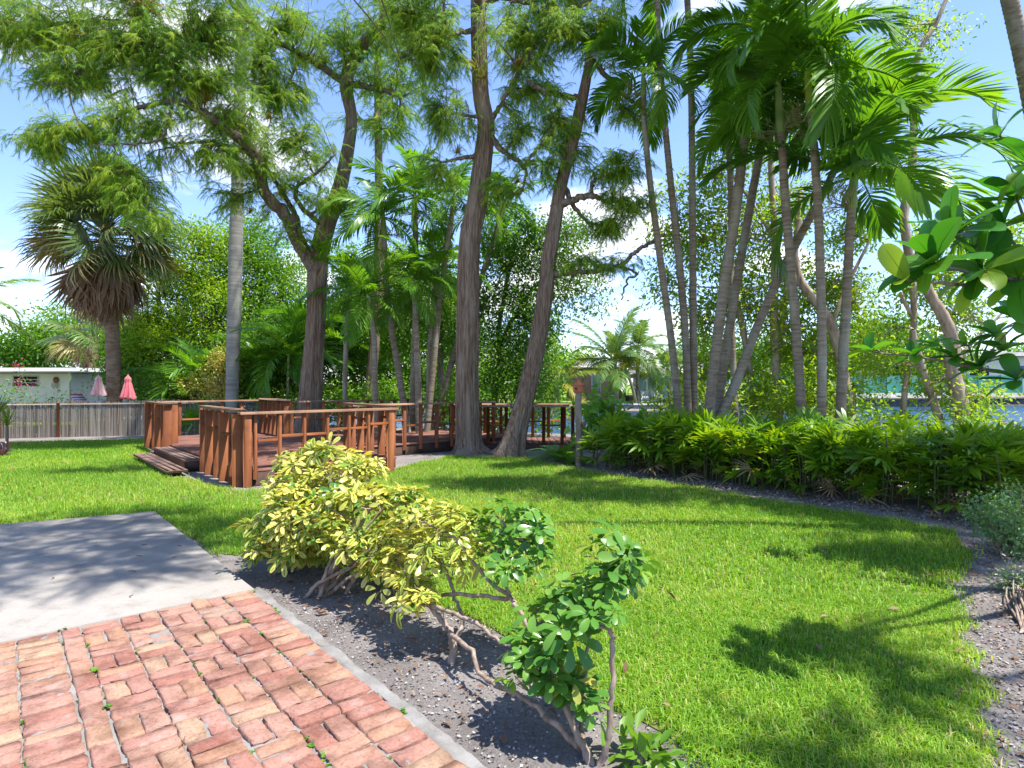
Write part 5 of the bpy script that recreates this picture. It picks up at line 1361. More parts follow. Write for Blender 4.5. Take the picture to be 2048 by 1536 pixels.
broadleaf('bank_tree', 'thick pale bank tree with peeling bark at the water', 'tree', GM,
          [tr(11.6, (1938, 880, 23), (1922, 810, 22), (1905, 740, 21), (1905, 680, 19), (1885, 630, 17), (1856, 580, 15), (1850, 540, 12), (1835, 500, 9)), [PT(1905, 740, 11.6, 9), PT(1940, 690, 11.6, 6), PT(1990, 640, 11.6, 4), PT(2030, 600, 11.6, 3)]],
          [Z(1960, 620, 11.6, 60, 50, .6), Z(1880, 560, 11.8, 40, 40, .5), Z(1920, 760, 11.4, 50, 40, .5), Z(1990, 800, 11.2, 60, 40, .5), Z(1860, 860, 11.2, 50, 20, .4, .8), Z(1960, 880, 11, 60, 20, .4, .8), Z(1930, 460, 12, 60, 40, .6), Z(2040, 480, 12, 60, 60, .7), Z(1950, 540, 11.8, 50, 30, .5)],
          240, 32, .105, 'mangrove', 'mang_bark', .20, LEAF4)
broadleaf('bank_tree', 'slim tall bank tree with a bare grey trunk against the sky', 'tree', GM,
          [tr(12.2, (1806, 880, 10), (1808, 800, 9), (1818, 720, 9), (1828, 640, 9), (1824, 560, 11), (1812, 470, 14), (1808, 425, 14), (1822, 360, 13), (1826, 290, 11), (1828, 200, 9), (1836, 110, 8), (1870, 50, 7), (1900, -20, 6)), [PT(1828, 640, 12.2, 6), PT(1812, 610, 12.2, 6), PT(1800, 585, 12.2, 5)]],
          [Z(1850, 110, 12.2, 50, 50, .6), Z(1900, 30, 12.2, 50, 50, .6), Z(1800, 180, 12.4, 50, 50, .6), Z(1830, 30, 12.2, 50, 50, .6), Z(1780, 300, 12.4, 40, 40, .5, .6)], 90, 32, .10, 'mangrove', 'mang_bark', .21, LEAF4)
broadleaf('bank_tree', 'spotted pale leaning trunk crossing the water view', 'tree', GM,
          [tr(11.9, (1886, 870, 12), (1866, 800, 12), (1846, 740, 11), (1832, 690, 10), (1826, 660, 7))], [Z(1840, 650, 11.9, 40, 30, .4), Z(1800, 740, 12, 30, 30, .4, .7), Z(1850, 720, 11.7, 40, 24, .4)], 30, 30, .095, 'mangrove', 'mang_bark', .19, LEAF4)
broadleaf('bank_tree', 'slender shaggy bank tree among the thin palm trunks', 'tree', GM,
          [tr(14, (1512, 860, 11), (1502, 760, 10), (1486, 660, 10), (1468, 580, 9), (1462, 480, 7)), [PT(1430, 840, 14, 10), PT(1424, 740, 14, 9), PT(1440, 640, 14, 7), PT(1462, 560, 14, 5)]],
          [Z(1420, 640, 14, 50, 60, .7), Z(1480, 560, 14, 50, 60, .7), Z(1470, 730, 14, 60, 60, .7), Z(1410, 760, 14, 40, 50, .6), Z(1560, 770, 13.8, 50, 50, .6), Z(1620, 800, 13.6, 50, 40, .6)], 200, 32, .115, 'mangrove', 'mang_bark', .22, LEAF4)

# ------------------------------------------------------------------ shrubs round the lawn
HEART = (np.array([[0, .06, 0], [-.30, -.12, .03], [-.42, .18, .04], [-.26, .62, .03], [0, 1, -.10], [.26, .62, .03], [.42, .18, .04], [.30, -.12, .03], [0, .45, -.02]]),
         np.array([[0, 8, 1], [1, 8, 2], [2, 8, 3], [3, 8, 4], [4, 8, 5], [5, 8, 6], [6, 8, 7], [7, 8, 0]]))
def shrub(name, label, base, zones, nclump, nleaf, leaf, mat, clump_r=.12, tmpl=LEAF4, group=None, droop=.2, stems=5, bark='stem', flower=None, up=.6):
    root = thing(name, base, label, 'shrub', group)
    wood, fol = MB(), MB(); b = V3(base)
    tot = sum(z[2] * np.prod(z[1]) ** (2 / 3) for z in zones)
    for c, rad, w in zones:
        c = V3(c); n = max(2, int(nclump * w * np.prod(rad) ** (2 / 3) / tot))
        cl = c + in_ellipsoid(n, .4) * rad; cl[:, 2] = np.maximum(cl[:, 2], .05)
        for p in cl[:max(3, n // 2)]:
            tube(wood, curved(b + rng.normal(0, .03, 3) * [1, 1, 0], p, 6), np.linspace(.010, .003, 6), 5, cap=False)
        N = n * nleaf; off = rng.normal(size=(N, 3)) * clump_r
        pos = np.repeat(cl, nleaf, 0) + off; pos[:, 2] = np.maximum(pos[:, 2], .03)
        d = rng.normal(size=(N, 3)) * .6 + norm(off) + [0, 0, -droop]
        scatter(fol, tmpl[0], tmpl[1], pos, frames(d, rng.normal(size=(N, 3)) * .5 + [0, 0, up]), leaf * rng.uniform(.6, 1.2, N), np.clip(np.repeat(rng.random(n), nleaf) * .5 + rng.random(N) * .5, 0, 1))
    link('stems', wood.mesh('stems', M_[bark]), None, root)
    link('foliage', fol.mesh('foliage', M_[mat]), None, root)
    if flower:
        fm = MB()
        for c, k, s in flower:
            pos = V3(c) + rng.normal(size=(k, 3)) * s
            scatter(fm, LEAF4[0], LEAF4[1], pos, frames(rand_unit(k), rand_unit(k)), .09, rng.random(k))
        kind(link('flowers', fm.mesh('flowers', M_['bougain']), None, root), 'stuff')
    return root
shrub('golden_shrub', 'golden-yellow leafy shrub at the foot of the royal palm', GX(440, 19.2), [Z(440, 745, 19.2, 35, 35, .5), Z(400, 775, 19.0, 45, 16, .4), Z(455, 715, 19.3, 20, 20, .3), Z(450, 790, 19, 35, 20, .4)], 70, 40, .10, 'croton', .16)
shrub('bougainvillea', 'straggly bougainvillea with pink bracts against the cream house', GX(90, 22), [Z(25, 785, 22, 45, 20, .4, .7), Z(105, 800, 21.5, 50, 8, .3), Z(55, 745, 22, 30, 8, .2, .25), Z(160, 800, 21, 24, 8, .3, .5)], 26, 18, .12, 'broad_dark', .2,
      flower=[(P(38, 772, 21.8), 34, .12), (P(66, 768, 21.8), 14, .08), (P(30, 730, 22.4), 30, .12), (P(165, 790, 21), 12, .1)])
shrub('understory_shrub', 'dark leafy shrub at the left of the deck railing beyond the fence', GX(300, 20), [Z(310, 790, 20, 40, 24, .5), Z(360, 770, 20.5, 40, 34, .5)], 60, 34, .14, 'broad_dark', .2)
shrub('understory_shrub', 'bright low shrub behind the back railing under the clumped palms', GX(720, 18.5), [Z(690, 810, 18.5, 70, 36, .5), Z(780, 800, 18.6, 60, 36, .5), Z(890, 810, 18.6, 60, 36, .5), Z(600, 815, 18.6, 60, 34, .4)], 190, 34, .12, 'broad_green', .2)
shrub('understory_shrub', 'sunlit shrub seen between the cypress trunks behind the boardwalk', GX(1000, 16.2), [Z(985, 830, 16.2, 50, 44, .4), Z(1080, 825, 16.4, 50, 40, .4), Z(1020, 770, 16.6, 60, 30, .4), Z(930, 820, 16.6, 50, 44, .4)], 150, 36, .11, 'broad_green', .17)
shrub('heart_leaf_plant', 'bright heart-leaved climbing plant around the birdhouse post', GX(1190, 11.5), [Z(1205, 808, 11.5, 28, 26, .25), Z(1235, 838, 11.4, 36, 22, .3), Z(1178, 850, 11.3, 22, 26, .25)], 36, 9, .17, 'vine', .12, HEART, None, .7)
shrub('plumbago_shrub', 'pale blue-green small-leaved shrub at the right bed edge', G(2010, 1110), [Z(1995, 1030, 5.3, 50, 32, .25), Z(2045, 1020, 5.4, 40, 40, .25), Z(2030, 1075, 5.2, 40, 28, .2)], 110, 34, .042, 'plumbago', .055)
shrub('silver_shrub', 'silvery small-leaved shrub low beside the mulch path', G(2070, 1270), [Z(2050, 1190, 4.3, 34, 42, .16), Z(2080, 1240, 4.2, 40, 40, .16)], 50, 34, .036, 'silver', .045)
shrub('low_weed_plant', 'small leafy sprout in the soil at the lawn corner', G(1290, 1545), [Z(1290, 1520, 2.36, 48, 18, .06)], 14, 5, .10, 'fern', .03, LEAF4, None, -.3, up=1.0)
# spiky plant and purple plants on the left edge
def spikes(name, label, base, n, L, w, mat, el, seed, group=None, cat='plant', trunk=0.0):
    r = np.random.default_rng(seed); root = thing(name, base, label, cat, group); mb = MB(); b = V3(base) + [0, 0, trunk]
    if trunk:
        t = MB(); tube(t, [V3(base), b], [.035, .03], 8); link('stem', t.mesh('stem', M_['stem']), None, root)
    for k in range(n):
        e = math.radians(r.uniform(*el)); a = r.uniform(0, 6.28); l = L * r.uniform(.7, 1.1)
        d = np.array([math.cos(a) * math.cos(e), math.sin(a) * math.cos(e), math.sin(e)]); sd = norm(np.cross(d, [0, 0, 1]))
        p = [b, b + d * l * .4, b + d * l * .75 + [0, 0, -.06 * l], b + d * l + [0, 0, -.2 * l]]
        v, f = strip(p, [w * .5, w, w * .7, 0], sd); mb.add(v, f, r.random())
    link('leaves', mb.mesh('leaves', M_[mat]), None, root)
spikes('spiky_plant', 'bright spiky dracaena in front of the reed fence', GX(-8, 14.6), 60, .75, .018, 'spiky', (-5, 80), 5, trunk=.75)
spikes('spiky_plant', 'second spiky dracaena against the left end of the fence', GX(14, 15.2), 50, .6, .018, 'spiky', (-5, 80), 6, trunk=.45)
for i, (px, D) in enumerate([(-10, 13.6), (12, 13.2), (4, 12.4)]):
    spikes('oyster_plant', 'purple and green oyster plant clump at the lawn edge', GX(px, D), 34, .36, .022, 'oyster', (10, 80), 8 + i, 'oyster plants at the left lawn edge')

shrub('sea_grape_shrub', 'yellow-green shrub on the bank behind the pale leaning palms', GX(1470, 13.2), [Z(1420, 800, 13.2, 50, 30, .4), Z(1500, 800, 13.4, 50, 34, .4), Z(1340, 815, 13.6, 40, 24, .4)], 90, 24, .12, 'mangrove', .16)
shrub('sea_grape_shrub', 'yellow-green shrub on the bank behind the dark ringed palm', GX(1600, 12.6), [Z(1570, 805, 12.6, 50, 34, .4), Z(1650, 800, 12.6, 40, 36, .4), Z(1620, 760, 12.8, 40, 30, .4)], 90, 24, .12, 'mangrove', .16)
shrub('sea_grape_shrub', 'loose shrub on the bank right of the crooked tree', GX(1760, 11.8), [Z(1750, 835, 11.8, 34, 22, .3), Z(1960, 850, 10.6, 50, 24, .4)], 36, 22, .11, 'mangrove', .14)
# ferns
def fern_mesh(seed):
    r = np.random.default_rng(seed); mb = MB(); n = 26; s = np.linspace(0, 1, n)
    pts = np.column_stack([s * .85, 0 * s, .42 * s - .62 * s ** 2.2]); tube(mb, pts, np.linspace(.006, .002, n), 4, .8)
    for i in range(2, n):
        L = .17 * math.sin(math.pi * (s[i] * .86 + .12)) ** .7
        for sd in (-1, 1):
            d = norm(np.array([.25, sd, -.15]) + r.normal(0, .06, 3)); o = pts[i]
            v, f = strip([o, o + d * L * .5, o + d * L], [.011, .016, 0], [1, 0, 0]); mb.add(v, f, np.clip(.5 + r.normal(0, .2), 0, 1))
    return mb.mesh('fern_frond', M_['fern'])
FERN = [fern_mesh(i) for i in range(3)]
def fern(label, base, n, s, seed, el=(15, 70)):
    r = np.random.default_rng(seed); root = thing('fern', base, label, 'fern')
    for k in range(n):
        e = math.radians(r.uniform(*el))
        link('frond', FERN[int(r.integers(3))], Matrix.Translation(Vector(base)) @ Matrix.Rotation(k * 2.4 + r.normal(0, .2), 4, 'Z') @ Matrix.Rotation(-e + .4, 4, 'Y') @ Matrix.Scale(s * r.uniform(.8, 1.15), 4), root)
fern('sword fern at the right foot of the leaning cypress', GX(1118, 11.7), 20, .8, 1)
fern('sword fern in front of the birdhouse post', GX(1140, 11.2), 14, .6, 2)
fern('sword fern arching out of the hedge onto the mulch below the ringed leaning palm', GX(1575, 8.55), 13, .62, 3, (0, 50))
fern('smaller sword fern low in front of the hedge middle', GX(1500, 9.0), 10, .5, 4, (0, 50))

# lady palm hedge
def rhapis_mesh(seed, mat, w=.021):
    r = np.random.default_rng(seed); mb = MB(); ns = 8
    tube(mb, [(0, 0, 0), (.09, 0, .015), (.18, 0, 0)], [.004, .0035, .003], 4, .7)
    for i in range(ns):
        f = i / (ns - 1) * 2 - 1; a = math.radians(f * 78 + r.normal(0, 6)); o = np.array([.18, 0, 0])
        d = norm(np.array([math.cos(a), math.sin(a), .12 + r.normal(0, .06)])); L = .32 * (1 - .22 * abs(f)) * r.uniform(.88, 1.1)
        d2 = norm(d + [0, 0, -.35 * r.uniform(.4, 1.4)]); sd = norm(np.cross(d, [0, 0, 1]))
        v, fc = strip([o, o + d * L * .35, o + d * L * .35 + d2 * L * .4, o + d * L * .35 + d2 * L * .65 + [0, 0, -.02]], [w * .4, w, w * .85, 0], sd)
        mb.add(v, fc, np.clip(.5 + r.normal(0, .22), 0, 1))
    return mb.mesh('palm_leaf', M_[mat])
RH = [rhapis_mesh(i, 'rhapis') for i in range(5)]; RHD = [rhapis_mesh(20 + i, 'rhapis_dead', .012) for i in range(2)]
def cane_mesh(seed):
    r = np.random.default_rng(seed); mb = MB()
    for k in range(9):
        x, y = r.normal(0, .13, 2); h = r.uniform(.5, .85)
        tube(mb, [(x, y, -.02), (x + r.normal(0, .02), y + r.normal(0, .02), h * .5), (x + r.normal(0, .05), y + r.normal(0, .05), h)], .008, 5, .4)
    return mb.mesh('canes', M_['cane'])
CANES = [cane_mesh(i) for i in range(4)]
H0, H1 = Vector((1.6, 10.75, 0)), Vector((5.6, 6.35, 0)); Hd = (H1 - H0).normalized(); Hn = Vector((-Hd.y, Hd.x, 0))
if Hn.y < 0: Hn = -Hn
for row in range(3):
    nrow = 12
    for k in range(nrow):
        c = H0.lerp(H1, (k + .5 * (row % 2) + .2) / nrow) + Hn * (.15 + .45 * row) + Vector((random.gauss(0, .06), random.gauss(0, .06), 0))
        root = thing('lady_palm', c, ['lady palm clump in the front of the hedge along the mulch edge', 'lady palm clump in the middle of the hedge with fan leaves on all sides', 'lady palm clump in the back of the hedge at the slender palm trunks'][row], 'shrub', 'lady palms forming the hedge')
        link('canes', CANES[(k + row) % 4], Matrix.Translation(c) @ Matrix.Rotation(random.uniform(0, 6), 4, 'Z'), root)
        hh = (0.90 - 0.06 * math.sin(k * 1.7)) * (1.0 if k > 1 else .95)
        for j in range(54):
            f = random.random() ** .7
            a = random.uniform(0, 6.28); rr = random.uniform(.02, .22)
            p = c + Vector((math.cos(a) * rr, math.sin(a) * rr, .06 + (hh - .26) * f))
            dead = f < .35 and random.random() < .3
            e = math.radians(random.uniform(-45, 5) if dead else random.uniform(0, 72) * (.5 + .5 * f))
            link('palm_leaf', random.choice(RHD) if dead else random.choice(RH), Matrix.Translation(p) @ Matrix.Rotation(a + random.gauss(0, .5), 4, 'Z') @ Matrix.Rotation(-e, 4, 'Y') @ Matrix.Rotation(random.gauss(0, .4), 4, 'X') @ Matrix.Scale(random.uniform(.65, 1.2), 4), root)

# dry twig heap at the right
mb = MB(); c = V3(P(2045, 868, 7.6)); c[2] = .5
for k in range(90):
    a = c + rng.normal(0, .22, 3) * [1, 1, .9]; b_ = a + rand_unit(1)[0] * .28; a[2] = max(.02, a[2]); b_[2] = max(.02, b_[2])
    tube(mb, curved(a, b_, 5, .1), .0045, 4, .5, cap=False)
for k in range(6):
    a = c + rng.normal(0, .15, 3) * [1, 1, 0]; a[2] = -.01; tube(mb, curved(a, c + rng.normal(0, .15, 3), 5, 0), .009, 5, .5)
tag(link('dry_branches', mb.mesh('dry_branches', M_['mang_bark'])), 'tangle of bare grey twigs at the end of the hedge', 'twigs')

# ------------------------------------------------------------------ umbrella-tree shrubs in the near bed
def obov(L, w, r, cup=.12, droop=.25, fine=False):
    """rounded leaflet along +x; returns verts, tris, edge attribute"""
    s = np.array([0, .22, .5, .78, .95]); hw = np.array([.10, .52, .92, 1.0, .62]) * w
    if fine:
        s0, h0 = s, hw; s = np.array([0, .06, .14, .26, .38, .5, .62, .74, .85, .93, .975]); hw = np.interp(s, np.concatenate([s0, [1]]), np.concatenate([h0, [0]])) * .5 + .5 * w * np.sqrt(np.clip(1 - ((s - .62) / np.where(s > .62, .385, .68)) ** 2, .004, 1))
    z = -droop * s ** 2 * L + r.normal(0, .01 * L, len(s)) * (0.4 if fine else 1)
    v, e = [], []
    for i in range(len(s)):
        for k in (-1, 0, 1):
            v.append([s[i] * L, k * hw[i], z[i] + (cup * hw[i] if k else 0)]); e.append(abs(k))
    v.append([L, 0, -droop * L]); e.append(1)
    f = []
    for i in range(len(s) - 1):
        for k in range(2):
            a = i * 3 + k; f += [[a, a + 3, a + 4], [a, a + 4, a + 1]]
    q0 = 3 * (len(s) - 1); f += [[q0, q0 + 3, q0 + 1], [q0 + 1, q0 + 3, q0 + 2]]
    return np.array(v), np.array(f), np.array(e)
def rosette(seed, n, L, w, mat, droop=.3, pet=.03):
    r = np.random.default_rng(seed); mb = MB()
    a0 = r.uniform(0, 6)
    for i in range(n):
        v, f, e = obov(L * r.uniform(.82, 1.1), w * r.uniform(.85, 1.1), r, .2, droop * r.uniform(.5, 1.6))
        v[:, 0] += pet; a = a0 + i * 2 * math.pi / n + r.normal(0, .1); el = r.uniform(-.05, .35)
        ce, se = math.cos(el), math.sin(el)
        v = np.column_stack([v[:, 0] * ce - v[:, 2] * se, v[:, 1], v[:, 0] * se + v[:, 2] * ce])
        v = np.column_stack([v[:, 0] * math.cos(a) - v[:, 1] * math.sin(a), v[:, 0] * math.sin(a) + v[:, 1] * math.cos(a), v[:, 2]])
        mb.add(v, f, np.clip(.5 + r.normal(0, .25), 0, 1), e)
    return mb.mesh('leaf', M_[mat], True)
RO = {'var': [rosette(700 + i, 7, .084, .0165, 'scheff_var') for i in range(5)], 'mid': [rosette(720 + i, 7, .082, .0165, 'scheff_mid') for i in range(4)],
      'green': [rosette(740 + i, 8, .088, .022, 'scheff_green') for i in range(5)], 'greens': [rosette(750 + i, 8, .070, .0175, 'scheff_green') for i in range(4)]}
def umbrella_shrub(label, base, stems, tips, kinds, per, sprd, seed, size=1.0):
    """stems: polylines (x,y,z,r); tips: list of (pos, kind weights)"""
    r = np.random.default_rng(seed)
    root = thing('umbrella_shrub', base, label, 'shrub', 'dwarf umbrella shrubs in the bed beside the brick patio')
    skel = []
    for sm in stems:
        q = interp(sm, 5 * len(sm)); q[:, :3] += r.normal(0, .004, (len(q), 3)); mb = MB(); tube(mb, q[:, :3], q[:, 3], 8, .5, rough=.05)
        link('stem', mb.mesh('stem', M_['stem'], True), None, root); skel.append(q[2:])
    skel = np.vstack(skel); tw = MB(); nl = 0
    for p in tips:
        p = V3(p); k = nearest(skel, p, .3); q = curved(skel[k][:3], p, 5, .02); tube(tw, q, np.linspace(.007, .004, 5), 5, cap=False)
        ax = norm(q[-1] - q[-2] + [0, 0, .05])
        for j in range(per):
            if nl >= 300: break
            d = norm(ax * .55 + r.normal(0, .6, 3) + [0, 0, .45]); d[2] = max(d[2], -.1)
            o = p + d * sprd * r.uniform(.5, 1.1); tube(tw, [p, o], [.0022, .0016], 3, cap=False)
            nrm = Vector(norm(d * .7 + [0, 0, .55] + r.normal(0, .3, 3))); qd = nrm.to_track_quat('Z', 'X')
            kd = kinds(r, o)
            link('leaf', RO[kd][int(r.integers(len(RO[kd])))], Matrix.Translation(Vector(o)) @ qd.to_matrix().to_4x4() @ Matrix.Rotation(r.uniform(0, 6.28), 4, 'Z') @ Matrix.Scale(size * r.uniform(.6, 1.25), 4), root); nl += 1
    kind(link('twigs', tw.mesh('twigs', M_['stem']), None, root), 'stuff')
def dome(c, rad, n, r): 
    p = in_ellipsoid(n, .62, r) * rad; return V3(c) + p
def bushy(label, base, c, rad, ntip, seed, kinds, nst=9, per=6):
    r = np.random.default_rng(seed); b = V3(base); stems = []
    for k in range(nst):
        e = V3(c) + rand_unit(1, r)[0] * np.array(rad) * .55; e[2] = max(e[2], b[2] + .25)
        s = b + r.normal(0, .07, 3) * [1, 1, 0]
        m1 = s * .6 + e * .4 + r.normal(0, .05, 3); m1[2] = max(.1, m1[2])
        stems.append([[*s - [0, 0, .02], .016], [*m1, .013], [*e, .007]])
    tips = dome(c, rad, ntip, r); tips[:, 2] = np.maximum(tips[:, 2], .10 + .12 * r.random(ntip))
    umbrella_shrub(label, base, stems, tips, kinds, per, .085, seed)
def kv(r, o): return 'var' if r.random() < .80 else ('mid' if r.random() < .7 else 'greens')
b1, b2_, b3 = GX(575, 4.85), GX(660, 4.25), GX(600, 5.5)
bushy('dense variegated yellow umbrella shrub nearest the deck corner', (b3.x, b3.y, 0), P(655, 985, 5.2), (.52, .42, .34), 58, 801, kv, per=5)
bushy('variegated yellow umbrella shrub beside the concrete slab corner', (b1.x, b1.y, 0), P(600, 1072, 4.75), (.36, .32, .34), 56, 802, kv, per=5)
bushy('leggy variegated umbrella shrub with brown twisted stems at the brick edge', (b2_.x, b2_.y, 0), P(750, 1062, 4.35), (.46, .34, .33), 58, 803, kv, per=5)
# the open, half green one with long bare stems
def PP(px, py, D, r=.01): p = P(px, py, D); return [p.x, p.y, p.z, r]
s2 = [[PP(900, 1330, 3.22, .022), PP(905, 1290, 3.22, .02), PP(895, 1255, 3.25, .017), PP(868, 1225, 3.3, .014), PP(845, 1195, 3.4, .009)],
      [PP(900, 1300, 3.22, .016), PP(925, 1245, 3.3, .012), PP(912, 1200, 3.4, .010), PP(890, 1130, 3.5, .008)],
      [PP(900, 1265, 3.22, .014), PP(940, 1300, 3.0, .012), PP(957, 1345, 2.9, .011), PP(985, 1366, 2.8, .012), PP(1040, 1392, 2.65, .012), PP(1100, 1440, 2.5, .014), PP(1180, 1512, 2.42, .016)],
      [PP(862, 1212, 3.32, .012), PP(910, 1228, 3.2, .011), PP(955, 1250, 3.1, .010), PP(1010, 1290, 2.95, .008)],
      [PP(880, 1190, 3.4, .011), PP(960, 1190, 3.3, .011), PP(1018, 1196, 3.2, .012), PP(965, 1150, 3.3, .010), PP(925, 1090, 3.4, .010), PP(885, 1065, 3.5, .008)],
      [PP(1018, 1192, 3.2, .012), PP(1040, 1225, 3.0, .011), PP(1070, 1275, 2.85, .010)],
      [PP(1018, 1192, 3.2, .010), PP(1002, 1120, 3.3, .010), PP(1000, 1090, 3.35, .010), PP(1020, 1080, 3.35, .008), PP(1004, 1040, 3.4, .006)],
      [PP(900, 1340, 3.2, .02), PP(850, 1330, 3.25, .012), PP(800, 1300, 3.35, .008)]]
tips2 = [P(px, py, D) for px, py, D in [(800, 1130, 3.7), (830, 1100, 3.7), (790, 1180, 3.6), (835, 1185, 3.5), (860, 1060, 3.7), (900, 1045, 3.6), (880, 1100, 3.5), (925, 1075, 3.5), (945, 1120, 3.4), (905, 1150, 3.4), (850, 1140, 3.5), (815, 1060, 3.8), (770, 1090, 3.9), (760, 1140, 3.8), (860, 1215, 3.35), (825, 1225, 3.35)]]
tips2g = [P(px, py, D) for px, py, D in [(1003, 1045, 3.4), (1070, 1080, 3.3), (1045, 1055, 3.4), (990, 1110, 3.3), (1040, 1110, 3.3), (1075, 1130, 3.25), (1010, 1150, 3.2), (960, 1060, 3.5)]]
g2 = set()
def k2(r, o):
    px = CX + F * o[0] / o[1]
    if px > 965: return 'greens'
    return 'var' if r.random() < .72 else 'mid'
umbrella_shrub('open umbrella shrub with long bare stems, half yellow and half green', GX(903, 3.22), s2, tips2 + tips2g, k2, 7, .11, 804)
# the glossy green one
s3 = [[PP(1195, 1545, 2.36, .016), PP(1215, 1480, 2.36, .013), PP(1222, 1400, 2.38, .011), PP(1226, 1320, 2.4, .010), PP(1222, 1265, 2.42, .010), PP(1200, 1245, 2.45, .007)],
      [PP(1190, 1545, 2.36, .018), PP(1170, 1500, 2.4, .016), PP(1140, 1440, 2.45, .013), PP(1110, 1370, 2.5, .011), PP(1090, 1300, 2.6, .010), PP(1070, 1240, 2.7, .009)],
      [PP(1185, 1540, 2.36, .014), PP(1160, 1450, 2.5, .010), PP(1170, 1350, 2.55, .009), PP(1185, 1240, 2.6, .008), PP(1205, 1160, 2.65, .007)]]
tips3 = [P(px, py, D) for px, py, D in [(1225, 1120, 2.65), (1255, 1165, 2.6), (1200, 1165, 2.65), (1230, 1190, 2.55), (1170, 1215, 2.6), (1130, 1220, 2.7), (1190, 1255, 2.42), (1100, 1240, 2.7), (1155, 1280, 2.5), (1080, 1350, 2.55), (1050, 1330, 2.6), (1110, 1340, 2.5), (1060, 1385, 2.55), (1165, 1420, 2.45), (1130, 1400, 2.5)]]
umbrella_shrub('sparse umbrella shrub with large glossy green leaves and one tall bent stem', GX(1190, 2.36), s3, tips3, lambda r, o: 'green' if r.random() < .93 else 'mid', 6, .12, 805, .9)

# ------------------------------------------------------------------ large-leaved tree reaching in from the right
def big_leaf(seed):
    r = np.random.default_rng(seed); mb = MB()
    v, f, e = obov(1.0, .27, r, .25, .10 + .3 * r.random(), True); v[:, 0] += .06
    mb.add(v, f, r.random(), e); tube(mb, [(0, 0, 0), (.08, 0, .0)], [.012, .010], 5, .9); tube(mb, [(.06, 0, .002), (.5, 0, -.03), (.95, 0, -.18)], [.010, .007, .003], 4, 1.0)
    return mb.mesh('leaf', M_['almond'], True)
BL = [big_leaf(i) for i in range(6)]
al = thing('large_leaved_tree', (4.7, 3.9, 0), 'broad glossy-leaved tree whose branches reach in from the right edge', 'tree')
AL = {}
def limb(pts, r0, r1):
    q = interp([[*p, 0] for p in pts], 6 * len(pts)); mb = MB(); tube(mb, q[:, :3], np.linspace(r0, r1, len(q)), 8, .5, rough=.04); link('limb', mb.mesh('limb', M_['limb_bark'], True), None, al)
mb = MB(); q = interp([[4.7, 3.9, -.05, .13], [4.68, 3.92, .8, .11], [4.6, 3.95, 1.6, .10], [4.5, 4.0, 2.6, .08], [4.3, 4.0, 3.6, .05], [4.2, 4.1, 4.2, .02]], 30); tube(mb, q[:, :3], q[:, 3], 14, .5, rough=.03)
link('trunk', mb.mesh('trunk', M_['mang_bark'], True), None, al)
def cluster(p, axis, n, s, seed):
    r = np.random.default_rng(seed); ax = Vector(axis).normalized(); x = ax.orthogonal().normalized(); y = ax.cross(x)
    for k in range(n):
        a = k * 2.3999 + r.normal(0, .2); tilt = r.uniform(.9, 1.55) if k > 1 else .5
        d = (ax * math.cos(tilt) + (x * math.cos(a) + y * math.sin(a)) * math.sin(tilt)).normalized()
        nm = (Vector((0, 0, 1)) * .8 + ax * .5 + Vector(r.normal(0, .25, 3))); sd = nm.cross(d).normalized(); nm = d.cross(sd)
        M = Matrix((d, sd, nm)).transposed().to_4x4(); M.translation = Vector(p)
        link('leaf', BL[int(r.integers(6))], M @ Matrix.Scale(s * .84 * r.uniform(.7, 1.1), 4), al)
t1 = Vector((4.55, 3.97, 2.1))
hub = P(2100, 560, 3.3); limb([t1, Vector((3.9, 3.6, 2.15)), hub], .045, .02)
for i, (px, py, D, n, s) in enumerate([(1868, 527, 3.0, 11, .30), (1965, 540, 3.1, 11, .29), (1905, 470, 3.1, 10, .27), (2005, 455, 3.2, 10, .28), (2035, 400, 3.2, 9, .27), (2040, 560, 3.2, 10, .29), (1815, 560, 3.0, 2, .22)]):
    e = P(px, py, D); limb([hub, hub.lerp(e, .5) + Vector((0, 0, -.03)), e], .014, .006); cluster(e, (e - hub).normalized() + Vector((0, 0, .35)), n, s, 900 + i)
hub0 = P(2120, 340, 3.2); limb([Vector((4.4, 4.0, 2.8)), Vector((3.6, 3.5, 2.75)), hub0], .03, .012)
for i, (px, py, D, n, s) in enumerate([(2000, 272, 3.1, 4, .22), (2060, 330, 3.1, 5, .25)]):
    e = P(px, py, D); limb([hub0, hub0.lerp(e, .5) + Vector((0, 0, -.05)), e], .010, .005); cluster(e, (e - hub0).normalized() + Vector((0, 0, .3)), n, s, 930 + i)
hub2 = P(2110, 760, 4.6); limb([Vector((4.68, 3.92, 1.2)), Vector((4.6, 4.3, 1.4)), hub2], .035, .02)
ex = P(1950, 735, 4.9); ey = P(1750, 705, 5.0)
limb([hub2, ex, P(1850, 716, 5.0), ey], .016, .006)
for i, (px, py, D, n, s) in enumerate([(1745, 703, 5.0, 7, .24), (1830, 712, 5.0, 8, .24), (1865, 690, 5.1, 7, .22), (1910, 715, 5.0, 9, .25), (1960, 735, 4.9, 9, .25), (2010, 700, 4.8, 9, .25), (2035, 760, 4.7, 8, .26), (1990, 670, 5, 7, .24), (2045, 640, 4.7, 8, .26), (1935, 690, 5.1, 7, .23)]):
    e = P(px, py, D); m_ = ex.lerp(e, .3) if px > 1900 else e + Vector((.08, 0, -.02)); limb([m_, m_.lerp(e, .6) + Vector((0, 0, .02)), e], .008, .005); cluster(e, Vector((-.5, .1, .8)), n, s, 950 + i)
